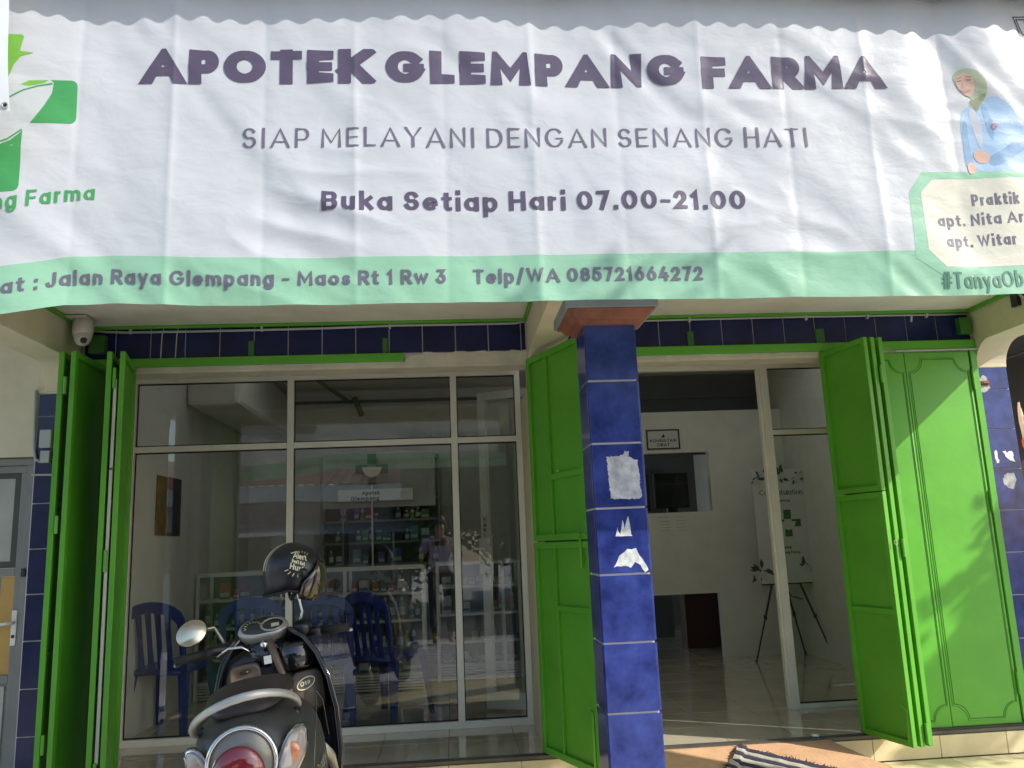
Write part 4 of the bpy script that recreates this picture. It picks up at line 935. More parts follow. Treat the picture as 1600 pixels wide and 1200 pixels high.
def bmap(x, z, off=0):
    k = max(.0, min(1, (2.75-z)/.55)); zz = z + interp(x, SAG)*k
    if z < 2.10: zz += .004*noise.noise(Vector((x*4, 4, 0)))*(2.10-z)/.07
    X = x*BS; Z = 1.17+(zz-1.17)*BS
    return (X, BY - drape(x, z)*1.0 - off, Z)
L0 = .0007; L1 = .0012; L2 = .0018
x0, x1 = -2.4, 3.30; st = .0095; nx = int((x1-x0)/st); zt = [2.047+(2.228-2.047)*i/19 for i in range(20)] + [2.228+(3.42-2.228)*i/125 for i in range(1, 126)]
g = MB()
for z in zt:
    for i in range(nx+1): g.v.append(bmap(x0+(x1-x0)*i/nx, z))
for j in range(len(zt)-1):
    for i in range(nx): a = j*(nx+1)+i; g.f.append((a, a+1, a+nx+2, a+nx+1)); g.mi.append(1 if j < 19 else 0)
obj('cloth', g, ['v_white', 'v_green'], BN, smooth=True)
cl = [o for o in BN.children if o.name.startswith('cloth')][0]
def bpart(name, g, m): return obj(name, g, m, BN, smooth=True)
F1 = lambda a, b, l: bmap(a, b, L2+l)
lettering('APOTEK', -1.126, 2.931, .146, .049, 'v_ink', width=.862, gap=.016, slope=-.004, step=.006, thin=.74)
lettering('GLEMPANG', -.208, 2.926, .144, .047, 'v_ink', width=1.185, gap=.017, slope=-.004, step=.006, thin=.74)
lettering('FARMA', 1.046, 2.915, .141, .047, 'v_ink', width=.752, gap=.016, step=.006, thin=.74)
lettering('SIAP MELAYANI DENGAN SENANG HATI', -.748, 2.664, .083, .0110, 'v_ink2', width=2.203, gap=.020, thin=.42, step=.012, slope=-.001)
lettering('Buka Setiap Hari 07.00-21.00', -.452, 2.409, .079, .0180, 'v_ink', width=1.625, gap=.014, thin=.68, step=.009, slope=-.004)
lettering('Alamat :', -1.775, 2.120, .057, .0122, 'v_ink2', width=.325, gap=.010, thin=.68, step=.008)
lettering('Jalan Raya Glempang - Maos Rt 1 Rw 3', -1.425, 2.120, .057, .0122, 'v_ink2', width=1.429, gap=.010, thin=.68, step=.008)
lettering('Telp/WA 085721664272', .106, 2.119, .057, .0122, 'v_ink2', width=.874, gap=.010, thin=.68, step=.008)
lettering('Glempang Farma', -1.926, 2.424, .062, .0118, 'v_logo', width=.65, gap=.012, thin=.72, step=.008, slope=.045)
# cross emblem at the left
def shape(P, name, m, off): g = MB(); grid_poly(g, P, .022, lambda a, b: bmap(a, b, off)); return bpart(name, g, m)
def rrect(x0, x1, z0, z1, r, sk=0):
    P = []
    for cx, cz, a in ((x1-r, z0+r, -90), (x1-r, z1-r, 0), (x0+r, z1-r, 90), (x0+r, z0+r, 180)):
        for t in range(0, 91, 18): P.append((cx+r*math.cos(R(a+t))+sk*(cz-z0), cz+r*math.sin(R(a+t))))
    return P
shape(rrect(-1.62, -1.358, 2.762, 2.937, .022), 'cross_emblem', 'v_logo', L0)
shape(rrect(-1.80, -1.541, 2.503, 2.760, .022), 'cross_emblem', 'v_logo', L0)
shape(rrect(-1.80, -1.600, 2.95, 3.125, .02), 'cross_emblem', 'v_lime', L0)
shape([(-1.63, 3.128), (-1.568, 3.125), (-1.560, 3.115), (-1.566, 3.085), (-1.570, 3.055), (-1.520, 3.048), (-1.565, 3.035), (-1.590, 3.0), (-1.62, 2.90)], 'leaf_emblem', 'v_lime', L1)
shape([(-1.80, 2.965), (-1.60, 2.962), (-1.49, 2.946), (-1.455, 2.938), (-1.442, 2.926), (-1.447, 2.885), (-1.470, 2.835), (-1.50, 2.785), (-1.535, 2.738), (-1.580, 2.695), (-1.66, 2.665), (-1.80, 2.66)], 'bowl_emblem', 'v_white', L1)
shape([(-1.56, 2.918), (-1.53, 2.935), (-1.46, 2.936), (-1.475, 2.925), (-1.53, 2.912)], 'leaf_emblem', 'v_lime', L2)
g = MB(); cnt = [0]; stroke(g, [(-1.60, 2.862), (-1.55, 2.893), (-1.50, 2.912), (-1.448, 2.922)], .006, .01, F1, cnt); stroke(g, [(-1.545, 2.735), (-1.59, 2.70), (-1.62, 2.69)], .006, .01, F1, cnt); bpart('bowl_line', g, 'v_logo')
# octagonal panel at the right
shape([(1.908, 2.556), (2.85, 2.556), (2.92, 2.49), (2.92, 2.20), (2.86, 2.13), (1.93, 2.13), (1.83, 2.2), (1.842, 2.469)], 'panel_border', 'v_green', L0)
shape([(1.948, 2.524), (2.83, 2.524), (2.885, 2.47), (2.885, 2.22), (2.83, 2.163), (1.950, 2.163), (1.886, 2.232), (1.890, 2.468)], 'panel_field', 'v_cream', L1)
lettering('Praktik Apoteker', 2.098, 2.413, .048, .0105, 'v_ink2', width=.475, gap=.009, thin=.7, step=.008, slope=.004); lettering('apt. Nita Ari', 1.944, 2.328, .048, .0100, 'v_ink2', width=.375, gap=.009, thin=.7, step=.008, slope=.03); lettering('apt. Witar', 1.968, 2.243, .048, .0100, 'v_ink2', width=.290, gap=.009, thin=.7, step=.008, slope=.02)
lettering('#TanyaObat', 1.925, 2.074, .068, .0100, 'v_teal', width=.405, gap=.010, thin=.75, step=.008, slope=.004)
# printed picture of a smiling woman in a pale scarf and blue jacket
def sm(P): # round an outline off
    out = []
    for i in range(len(P)): a, b = P[i], P[(i+1) % len(P)]; out += [(a[0]*.75+b[0]*.25, a[1]*.75+b[1]*.25), (a[0]*.25+b[0]*.75, a[1]*.25+b[1]*.75)]
    return out
def wp(*pts): return [(2.108+(p[0]-1510)*.0026, 3.0-(p[1]-110)*.00284) for p in pts]
M['v_blue2'] = vinyl('v_blue2', (.25, .40, .58), .15); M['v_sage2'] = vinyl('v_sage2', (.28, .31, .19), .15); M['v_skin2'] = vinyl('v_skin2', (.55, .30, .22), .15)
shape(sm(wp((1506, 268), (1507, 225), (1509, 190), (1516, 172), (1532, 165), (1548, 160), (1566, 152), (1588, 163), (1606, 190), (1614, 240), (1616, 268))), 'jacket_print', 'v_blue', L0)
shape(sm(wp((1508, 268), (1508, 222), (1512, 190), (1519, 190), (1517, 225), (1521, 268))), 'sleeve_print', 'v_blue2', L1)
shape(sm(wp((1524, 174), (1532, 168), (1541, 190), (1540, 218), (1534, 236), (1529, 215), (1525, 195))), 'shirt_print', 'v_white', L1)
shape(sm(wp((1543, 246), (1566, 236), (1588, 222), (1612, 212), (1616, 228), (1592, 242), (1566, 256), (1546, 260))), 'sleeve_print', 'v_blue2', L1)
shape(sm(wp((1545, 165), (1553, 163), (1560, 200), (1556, 225), (1549, 205))), 'lapel_print', 'v_blue2', L1)
shape(sm(wp((1508, 258), (1513, 252), (1521, 254), (1521, 268), (1510, 271))), 'hand_print', 'v_skin', L2)
shape(sm(wp((1520, 240), (1527, 234), (1538, 236), (1546, 243), (1544, 253), (1533, 256), (1523, 251))), 'hand_print', 'v_skin', L2)
shape(sm(wp((1509, 124), (1511, 114), (1521, 108), (1536, 109), (1549, 117), (1557, 131), (1557, 146), (1552, 158), (1545, 165), (1538, 178), (1534, 170), (1527, 164), (1535, 156), (1524, 150), (1514, 138))), 'scarf_print', 'v_sage', L1)
shape(sm(wp((1528, 158), (1540, 155), (1553, 147), (1555, 153), (1546, 164), (1538, 176), (1534, 168))), 'scarf_fold', 'v_sage2', .0016)
shape(sm(sm(wp((1512, 124), (1516, 117), (1526, 114), (1535, 119), (1540, 130), (1539, 143), (1532, 152), (1525, 151), (1517, 142), (1513, 133)))), 'face_print', 'v_skin', .0020)
g = MB(); cnt = [0]; F4 = lambda p, q_, l: bmap(p, q_, .0027+l)
for a_, w_ in ((wp((1515, 127), (1520, 126)), .0028), (wp((1528, 126), (1534, 127)), .0028)): stroke(g, a_, w_, .004, F4, cnt)
for a_, w_ in ((wp((1515, 123), (1521, 121)), .0016), (wp((1527, 121), (1535, 122)), .0016)): stroke(g, a_, w_, .004, F4, cnt)
bpart('eye_print', g, 'v_ink')
g = MB(); stroke(g, wp((1522, 131), (1521, 136), (1524, 137)), .0018, .004, F4, cnt); bpart('nose_print', g, 'v_skin2')
g = MB(); stroke(g, wp((1518, 141), (1524, 145), (1532, 142)), .0034, .004, F4, cnt); bpart('mouth_print', g, 'v_red')
g = MB(); stroke(g, arc(2.108+(1560-1510)*.0026, 3.0-(200-110)*.00284, .009, .010, 0, 360), .004, .008, F4, cnt); bpart('badge_print', g, 'v_red')
g = MB(); cnt = [0]
for P in ([(2.62, 3.275), (2.405, 3.245), (2.425, 3.165), (2.50, 3.12)], [(2.62, 3.263), (2.418, 3.235), (2.438, 3.170), (2.50, 3.135)]): stroke(g, P, .0055, .01, F1, cnt)
bpart('shield_emblem', g, 'v_ink'); shape([(2.455, 3.235), (2.50, 3.25), (2.50, 3.17), (2.47, 3.185)], 'shield_emblem', 'v_red', L1)
for x in (-.9, .4, 1.7): g = MB(); g.disc(bmap(x, 3.39, .002), .010, (0, 1, 0), .003); obj('eyelet', g, 'silver', BN)
# battens the banner is tied to
g = MB(); g.box(-2.3, 3.0, -2.225, -2.195, 3.075, 3.115); tag(obj('batten', g, 'bark'), 'long wooden batten under the eave carrying the top of the banner', 'batten')
# second white banner whose corner hangs in at the upper left
t = thing('plain_banner', 'corner of a second plain white banner with a metal eyelet', 'banner', (-1.6, -2.42, 2.55))
g = MB(); 
def b2(u, v): # u across 0..1, v up 0..1
    z = 2.548+v*.75; xr = -1.338-.075*v; x = -2.3+(xr+2.3)*u; return (x, -2.42-.02*math.sin(u*9+v)-.008*math.sin(v*8), z+.004*math.sin(u*20))
rows = [[b2(i/60, j/24) for i in range(61)] for j in range(25)]; g.loft(rows, caps=False, closed=False); obj('cloth', g, 'v_white', t, smooth=True)
p = Vector(b2(.988, .02)); g = MB(); g.tube([p+Vector((.009*math.cos(a), -.004, .009*math.sin(a))) for a in [i*.3927 for i in range(17)]], .0028, 6, caps=False); obj('eyelet', g, 'silver', t)
g = MB(); g.disc(p+Vector((0, -.003, 0)), .0085, (0, 1, 0), .002); obj('eyelet_hole', g, 'black', t)

# ------------------------------------------------------------------ scooter, seen from behind
SC = thing('parked_scooter', 'dark grey and black scooter parked in front of the glass, rear towards the street', 'scooter', (-.60, -1.60, ZP), R(9)); SC.rotation_euler = (0, R(-8), R(9))
def ring(y, cx, w, z0, z1, e=2.6, n=20):
    cz, hz, hw = (z0+z1)/2, (z1-z0)/2, w/2; P = []
    for k in range(n):
        t = 2*math.pi*k/n; c, s_ = math.cos(t), math.sin(t); P.append((cx+hw*math.copysign(abs(c)**(2/e), c), y, cz+hz*math.copysign(abs(s_)**(2/e), s_)))
    return P
def sp(name, g, m, smooth=True, bev=0, sub=0, parent=None): return obj(name, g, m, parent or SC, local=True, smooth=smooth, bev=bev, sub=sub)
# tail cowl: broad at the lamp, sweeping up and forward
g = MB(); g.loft([ring(y, 0, w, a, b, e) for y, w, a, b, e in ((-.875, .13, .66, .82, 2), (-.86, .20, .62, .855, 2.3), (-.80, .265, .58, .875, 2.6), (-.68, .325, .52, .88, 2.7), (-.50, .39, .45, .87, 2.8), (-.30, .42, .38, .85, 2.8), (-.12, .38, .34, .81, 2.6), (-.02, .29, .32, .76, 2.4), (.02, .18, .32, .72, 2.2))]); sp('tail_cowl', g, 'grey_plastic', sub=1)
g = MB(); g.loft([ring(y, 0, w, a, b, 2.4) for y, w, a, b in ((-.80, .12, .86, .885), (-.74, .21, .86, .915), (-.55, .26, .85, .925), (-.35, .27, .83, .915), (-.15, .23, .80, .885), (-.03, .17, .765, .845), (.02, .10, .75, .79))]); sp('seat', g, 'brown_seat', sub=1)
g = MB(); pth = [(-.135, -.56, .80), (-.148, -.66, .82), (-.145, -.76, .855), (-.115, -.85, .895), (-.05, -.905, .925), (.02, -.92, .938), (.085, -.89, .930), (.13, -.82, .905), (.148, -.72, .868), (.146, -.64, .835)]
P = [Vector(p) for p in pth]; rings = []
for i, p in enumerate(P):
    d = (P[min(i+1, 9)]-P[max(i-1, 0)]).normalized(); b = Vector((d.y, -d.x, 0)).normalized(); u = Vector((0, 0, 1)); k = 1 if 0 < i < 9 else .6
    rings.append([p+b*a*k+u*c*k for a, c in ((.012, -.010), (.013, .002), (.006, .014), (-.006, .012), (-.010, .0), (-.006, -.012))])
g.loft(rings); sp('grab_rail', g, 'silver', sub=1)
for x in (-.13, .13): g = MB(); g.tube([(x*.9, -.60, .80), (x*1.05, -.64, .825)], .014); sp('rail_mount', g, 'black')
# lamp cluster
def disc_y(g, cx, y, cz, rx, rz, t, n=28, tilt=0): g.loft([[(cx+rx*math.cos(a)*k, yy, cz+rz*math.sin(a)*k) for a in [2*math.pi*i/n for i in range(n)]] for yy, k in ((y+t, 1), (y+t*.3, .99), (y, .88), (y-t*.2, .4))])
lc = (-.008, .752)
g = MB(); disc_y(g, lc[0], -.893, lc[1]+.012, .094, .096, .05); hsg = sp('lamp_housing', g, 'lamp_shell')
g = MB(); g.tube([(lc[0]+.088*math.cos(a), -.893, lc[1]+.014+.090*math.sin(a)) for a in [R(t) for t in range(-30, 215, 10)]], .0065, 8); sp('chrome_rim', g, 'chrome', parent=hsg)
g = MB(); disc_y(g, lc[0]-.010, -.912, lc[1]-.008, .068, .070, .035); sp('tail_lamp', g, 'red_lens', parent=hsg)
g = MB(); g.tube([(lc[0]-.010+.069*math.cos(a), -.893, lc[1]-.008+.071*math.sin(a)) for a in [2*math.pi*i/28 for i in range(29)]], .0035, 6, caps=False); sp('lamp_bezel', g, 'chrome', parent=hsg)
for s_ in (1, -1):
    # pointed indicator lens that wraps round the corner
    c = [(.070, .690), (.088, .765), (.125, .812), (.165, .805), (.158, .745), (.118, .690)]
    def yy(x): return -.90+(abs(x)-.07)*1.1 if abs(x) > .07 else -.90
    for nm, k, off, m in (('indicator_rim', 1.10, .006, 'chrome'), ('indicator_housing', 1.0, -.002, 'clear_lens')):
        mx = sum(p[0] for p in c)/6; mz = sum(p[1] for p in c)/6; Pp = [((mx+(p[0]-mx)*k), mz+(p[1]-mz)*k) for p in sm(c)]
        g = MB(); g.loft([[(s_*p[0], yy(p[0])+.03+off, p[1]) for p in Pp], [(s_*p[0], yy(p[0])+off, p[1]) for p in Pp], [(s_*(mx+(p[0]-mx)*.8), yy(p[0])-.006+off, mz+(p[1]-mz)*.8) for p in Pp]]); o = sp(nm, g, m)
    g = MB(); disc_y(g, s_*.120, yy(.120)-.010, .756, .024, .028, .012, 16); sp('indicator_bulb', g, 'amber_lens')
# rear mudguard and wheel
g = MB(); g.loft([ring(y, 0, w, a, b, 3) for y, w, a, b in ((-.90, .13, .40, .44), (-.86, .16, .40, .53), (-.75, .17, .42, .56), (-.6, .16, .45, .58))]); sp('mudguard', g, 'black')
g = MB(); g.box(-.085, .085, -.925, -.918, .33, .45); sp('number_plate', g, 'black', smooth=False, bev=.004)
def wheel(cy, r=.235, w=.05):
    g = MB(); g.v = []; rings = []
    for i in range(36):
        a = 2*math.pi*i/36; rings.append([((w)*math.cos(t), cy+(r-.045+.045*math.sin(t))*math.cos(a), r+(r-.045+.045*math.sin(t))*math.sin(a)) for t in [2*math.pi*k/10 for k in range(10)]])
    rings.append(rings[0]); g.loft(rings, caps=False); wt = sp('wheel', g, 'rubber')
    g = MB(); g.tube([(-.03, cy, r), (.03, cy, r)], .045, 16)
    for k in range(5): a = 2*math.pi*k/5; g.tube([(0, cy, r), (0, cy+(r-.06)*math.cos(a), r+(r-.06)*math.sin(a))], .013)
    g.tube([(0, cy+(r-.075)*math.cos(2*math.pi*i/30), r+(r-.075)*math.sin(2*math.pi*i/30)) for i in range(31)], .014, caps=False); sp('rim', g, 'silver', parent=wt)
wheel(-.60); wheel(.66)
g = MB(); g.box(-.11, .10, -.55, -.05, .16, .34); g.tube([(.13, -.75, .30), (.13, -.25, .24)], .045, 14); sp('engine', g, 'black', smooth=False, bev=.02)
# foot board and side skirts
g = MB(); g.loft([ring(y, 0, w, .22, .30, 3.5) for y, w in ((-.15, .30), (.0, .40), (.25, .44), (.38, .42))]); sp('foot_board', g, 'black')
# right-hand silver side strip that runs up the body
g = MB(); g.tube([(.185, -.10, .60), (.205, .06, .52), (.215, .22, .42)], [.012, .020, .014], 8); sp('side_strip', g, 'silver')
# leg shield: curved shell at the front, hollow towards the rider
rings = []
for z, w, y in ((.22, .34, .42), (.34, .45, .38), (.50, .51, .36), (.66, .52, .36), (.78, .49, .38), (.88, .42, .41), (.95, .33, .44), (.99, .22, .47)):
    rings.append([(w/2*math.sin(R(a)), y+.20*math.cos(R(a))*(w/.49)-.12, z) for a in range(-62, 101, 9)])
g = MB(); g.loft(rings, caps=False, closed=False); o = sp('leg_shield', g, 'gloss_black'); m_ = o.modifiers.new('s', 'SOLIDIFY'); m_.thickness = .014
# chrome-grey lip on the edge of the shield
g = MB(); g.tube([r_[-1] for r_ in rings], .006, 8); g.tube([r_[0] for r_ in rings], .005, 8); sp('shield_lip', g, 'gloss_black')
# inner panel
g = MB(); g.loft([ring(y, 0, w, a, b, 3.4) for y, w, a, b in ((.34, .32, .36, .90), (.38, .43, .30, .945), (.46, .38, .30, .96))]); sp('inner_panel', g, 'black', sub=1)
g = MB(); g.loft([ring(y, -.085, w, a, b, 5) for y, w, a, b in ((.298, .105, .735, .868), (.290, .115, .725, .878), (.34, .125, .72, .885))]); gb = sp('glove_box', g, 'brown_plastic')
g = MB(); g.box(-.100, -.065, .284, .291, .848, .860); sp('latch', g, 'black', parent=gb)
g = MB(); g.tube([(.020, .325, .955), (.045, .300, .87), (.075, .295, .76), (.105, .31, .64)], [.018, .015, .012, .010], 8); sp('center_strip', g, 'brown_plastic')
g = MB(); g.loft([ring(y, .125, w, a, b, 4) for y, w, a, b in ((.300, .12, .825, .925), (.33, .14, .81, .94))]); sp('pocket', g, 'gloss_black')
g = MB(); g.loft([ring(y, .150, w, a, b, 4) for y, w, a, b in ((.300, .125, .66, .805), (.335, .14, .64, .815))]); pk = sp('pocket_cover', g, 'brown_plastic')
g = MB(); g.tube([(.145+.036*math.cos(a), .297, .762+.022*math.sin(a)+.010*math.cos(a)) for a in [2*math.pi*i/20 for i in range(21)]], .0025, 6, caps=False); text(g, 'Oto', .122, .750, .018, .004, lambda a, b, l: (a, .2975-l, b), width=.04, slope=.25); sp('oval_badge', g, 'cream_print', parent=pk, smooth=False)
g = MB(); g.box(-.006, .024, .300, .3025, .868, .900); sp('white_sticker', g, 'white', smooth=False)
g = MB(); g.tube([(.0, .33, .945), (.0, .305, .945)], .016, 14); sp('key_lock', g, 'chrome')
# steering column, handlebar cover and clocks
g = MB(); g.loft([ring(y, 0, w, a, b, 2.5) for y, w, a, b in ((.34, .10, .80, .95), (.42, .24, .80, .985), (.52, .22, .82, .97), (.58, .10, .86, .93))]); sp('handlebar_cover', g, 'gloss_black', sub=1)
def tilt(p, c=(0, .40, 1.00), a=R(32)): y, z = p[1], p[2]; return (c[0]+p[0], c[1]+y*math.cos(a)-z*math.sin(a), c[2]+y*math.sin(a)+z*math.cos(a))
def dash_ring(k, z, sx=1): return [tilt((sx*k*.098*math.copysign(abs(math.cos(t))**.8, math.cos(t)), k*.070*math.sin(t)*(1.0 if math.sin(t) > 0 else .72), z)) for t in [2*math.pi*i/28 for i in range(28)]]
g = MB(); g.loft([dash_ring(.86, -.05), dash_ring(1.03, -.02), dash_ring(1.06, .0), dash_ring(1.0, .012)]); ds = sp('dashboard', g, 'silver')
g = MB(); g.loft([dash_ring(.90, .011), dash_ring(.88, .016)]); sp('gauge_face', g, 'grey_plastic', parent=ds)
g = MB(); g.tube([tilt((.040+.046*math.cos(a), -.004+.040*math.sin(a), .019)) for a in [2*math.pi*i/24 for i in range(25)]], .0045, 6, caps=False); sp('gauge_ring', g, 'silver', parent=ds)
g = MB()
for i in range(9): a = R(200-22*i); p = Vector(tilt((-.040+.038*math.cos(a), .004+.036*math.sin(a), .018))); q_ = Vector(tilt((-.040+.028*math.cos(a), .004+.027*math.sin(a), .018))); g.tube([p, q_], .0012, 4)
P4 = [tilt(p) for p in ((.034, -.022, .019), (.066, -.022, .019), (.066, .002, .019), (.034, .002, .019))]; g.add(P4, [(0, 1, 2, 3)])
sp('gauge_print', g, 'cream_print', parent=ds, smooth=False)
for s_ in (-1, 1):
    g = MB(); g.tube([(s_*.10, .43, .955), (s_*.20, .40, .95), (s_*.235, .385, .948)], .022, 12); sp('switch_block', g, 'black')
    g = MB(); g.tube([(s_*.225, .39, .948), (s_*.345, .335, .945)], .0185, 12); sp('grip', g, 'rubber')
    g = MB(); g.tube([(s_*.19, .44, .945), (s_*.27, .43, .935), (s_*.36, .39, .925)], [.008, .006, .007], 8); sp('brake_lever', g, 'silver')
g = MB(); g.tube([(-.19, .36, .93), (-.14, .34, .955), (-.09, .335, .95), (-.05, .34, .92)], [.005, .0065, .0065, .004], 8); sp('cable', g, 'chrome')
# mirrors: the one in view, and the stalk that carries the helmet
g = MB(); g.tube([(-.16, .42, .965), (-.175, .43, 1.0), (-.195, .42, 1.045), (-.262, .37, 1.045)], [.006, .006, .0055, .005], 8); ms_ = sp('mirror', g, 'silver')
def orient_disc(g, c, nrm, rx, rz, t, n=28):
    nrm = Vector(nrm).normalized(); a = Vector((0, 0, 1)).cross(nrm).normalized(); b = nrm.cross(a); a, b = a*math.cos(.5)+b*math.sin(.5), b*math.cos(.5)-a*math.sin(.5); c = Vector(c)
    g.loft([[c+nrm*z+(a*rx*math.cos(u)+b*rz*math.sin(u))*k for u in [2*math.pi*i/n for i in range(n)]] for z, k in ((-t, .5), (-t*.6, .93), (0, 1), (.002, .96))])
g = MB(); orient_disc(g, (-.275, .36, 1.042), (.12, -1, .40), .064, .053, .022); sp('mirror_shell', g, 'black', parent=ms_)
g = MB(); orient_disc(g, (-.2755, .3560, 1.0435), (.12, -1, .40), .062, .051, .001); sp('mirror_glass', g, 'mirror', parent=ms_)
g = MB(); g.tube([(.13, .42, .965), (.15, .42, 1.0), (.165, .41, 1.04), (.160, .40, 1.09), (.150, .39, 1.19)], [.007, .007, .006, .006, .006], 8); sp('mirror_stalk', g, 'chrome')
g = MB(); g.loft([ring(y, .155, w, a, b, 2.5) for y, w, a, b in ((.36, .05, .955, .99), (.38, .075, .945, 1.01), (.45, .06, .95, 1.0))]); sp('switch_block', g, 'black')
# side lettering and small scratches
g = MB(); 
def side_map(a, b, l): y = -.74+a; return (.5*(.325+(y+.68)*.36)*.995+.006+l, y, b)
text(g, 'Scoopy', .10, .62, .036, .0045, side_map, width=.15, step=.01, slope=.1); sp('side_lettering', g, 'silver', smooth=False)
g = MB(); g.tube([(.165, -.70, .66), (.185, -.60, .76), (.195, -.50, .82), (.195, -.42, .835)], .0013, 6); g.tube([(.195, -.42, .835), (.212, -.34, .79), (.215, -.26, .66)], .0012, 6); sp('panel_seam', g, 'lamp_shell')
# stand
g = MB(); g.tube([(-.12, -.25, .28), (-.20, -.22, .02), (-.22, -.22, .005)], .012); sp('side_stand', g, 'black')

# ------------------------------------------------------------------ helmet hung on the stalk
HP = Vector((-.672, -1.285, 1.082)); HL = thing('helmet', 'matte black open face helmet with cream hand lettering hung on the scooter mirror', 'helmet', HP, R(4)); HL.rotation_euler = (R(4), R(8), R(6)); HL.scale = (.93, .93, .93)
def hp(name, g, m, smooth=True, sub=0, parent=None): return obj(name, g, m, parent or HL, local=True, smooth=smooth, sub=sub)
g = MB(); rings = []
for j in range(13):
    t = R(90-j*9.6); z = .118*math.sin(t)+.012; k = math.cos(t)
    rings.append([( .128*k*math.cos(u)*(1.04 if math.cos(u) > 0 else 1), .112*k*math.sin(u), z-(.018*max(0, -math.cos(u)) if j > 9 else 0)) for u in [2*math.pi*i/32 for i in range(32)]])
rings = rings[::-1]; low = [(p[0]*.93, p[1]*.93, p[2]-.035-.03*max(0, -p[0]/.128)) for p in rings[0]]; g.loft([low]+rings, caps=False); o = hp('shell', g, 'helmet'); m_ = o.modifiers.new('s', 'SOLIDIFY'); m_.thickness = .016; m_.offset = -1
g = MB(); g.tube([(p[0], p[1], p[2]) for p in low]+[low[0]], .006, 8, caps=False); hp('rim_trim', g, 'rubber')
g = MB(); g.ell((0, 0, .0), .105, .092, .095, 20, 10, v0=-25); hp('lining', g, 'black')
g = MB(); rows = []
for j in range(9): zz = .072-.021*j; k = math.sqrt(max(.2, 1-(abs(zz)/.150)**2)); U = min(70, 38+j*7); rows.append([(.146*k*math.cos(R(u*U/70))+.010, .126*k*math.sin(R(u*U/70)), zz-.02*math.cos(R(u))) for u in range(-70, 71, 10)])
g.loft(rows, caps=False, closed=False); o = hp('visor', g, 'visor'); m_ = o.modifiers.new('s', 'SOLIDIFY'); m_.thickness = .003
g = MB(); g.disc((.055, -.112, .012), .020, (.2, -1, 0), .012, 18); hp('visor_pivot', g, 'black')
g = MB(); rows = [[(-(.129)*math.cos(t)*math.cos(R(a)), -(.1135)*math.cos(t)*math.sin(R(a)), .119*math.sin(t)+.012) for t in [R(k) for k in range(-8, 74, 6)]] for a in (14, 22)]; g.loft(rows, caps=False, closed=False); hp('stripe', g, 'cream_print')
g = MB(); rows = [[(-(.1295)*math.cos(t)*math.cos(R(a)), -(.1138)*math.cos(t)*math.sin(R(a)), .1195*math.sin(t)+.012) for t in [R(k) for k in range(-8, 74, 6)]] for a in (29, 31)]; g.loft(rows, caps=False, closed=False); hp('stripe', g, 'cream_print')
def hmap(a, b, l):
    # wrap flat lettering round the near side of the shell
    th = -math.pi/2 + a/.120; ph = b/.118; return ((.1295+l)*1.01*math.cos(ph)*math.cos(th), (.1140+l)*math.cos(ph)*math.sin(th), (.119+l)*math.sin(ph)+.012)
g = MB(); text(g, 'Alert', .002, .062, .028, .0048, lambda a, b, l: hmap(a, b, l), width=.064, step=.006, slope=-.18); cnt = [0]
text(g, "Don't Get", .000, .040, .017, .0032, lambda a, b, l: hmap(a, b, l), width=.056, step=.006, slope=-.22); text(g, 'Hurt', -.004, .012, .026, .0048, lambda a, b, l: hmap(a, b, l), width=.058, step=.006, slope=-.22)
for k in range(6): a = R(212+k*21); stroke(g, [(.028+.044*math.cos(a), .022+.030*math.sin(a)), (.028+.058*math.cos(a), .022+.042*math.sin(a))], .0032, .006, hmap, cnt)
for k in range(5): a = R(40+k*20); stroke(g, [(.040+.044*math.cos(a), .066+.024*math.sin(a)), (.040+.055*math.cos(a), .066+.034*math.sin(a))], .0026, .006, hmap, cnt)
stroke(g, [(-.010, .082), (.006, .090), (.026, .092)], .0045, .006, hmap, cnt); hp('lettering', g, 'cream_print', smooth=False)
g = MB(); g.tube([(.02, -.085, -.03), (.03, -.06, -.085), (.01, .0, -.12), (-.01, .06, -.085), (0, .085, -.03)], .006, 6, ry=2.0); hp('chin_strap', g, 'black')
g = MB(); g.tube([(-.03, -.06, -.03), (-.045, -.06, -.07), (-.02, -.05, -.12)], .0035, 6); hp('cord', g, 'silver')

# ------------------------------------------------------------------ striped door mat on the ramp
t = thing('door_mat', 'dark purple grey door mat with cream stripes lying crooked on the ramp', 'mat', (1.9, -.35, -.05))
mc = Vector((1.56, -.13, 0)); ux = Vector((.80, -.60, 0)).normalized(); uy = Vector((-.53, -.85, 0)).normalized()
def zr(x, y): return max(ZP, -.004 + (y+.09)*.206)
random.seed(3)
nu, nv = 64, 26
def mp_(u, v):
    p = mc + ux*(u*.78) + uy*(v*.46); e = .008*noise.noise(Vector((p.x*9, p.y*9, 0))); z = zr(p.x, p.y)
    h = .018 + .006*noise.noise(Vector((p.x*14, p.y*14, 2)))
    if u < .06: h += (.06-u)*.35*noise.noise(Vector((v*7, 1, 1)))+.01
    return p + ux*(.012*noise.noise(Vector((v*12, 4, 0))) if u < .02 else 0) + uy*(.012*noise.noise(Vector((u*16, 8, 0))) if v < .03 else 0) + Vector((0, 0, z+h))
for k in range(11):
    g = MB(); v0, v1 = k/11, (k+1)/11; m = 5
    rows = [[mp_(i/nu, v0+(v1-v0)*j/m) + Vector((0, 0, .006*math.sin(math.pi*j/m))) for i in range(nu+1)] for j in range(m+1)]
    bot = [[Vector((p.x, p.y, p.z-.020)) for p in rows[0]]]
    g.loft(bot+rows+[[Vector((p.x, p.y, p.z-.020)) for p in rows[-1]]], caps=False, closed=False); obj('stripe', g, 'mat_dark' if k % 2 == 0 else 'mat_light', t, smooth=True)
g = MB()
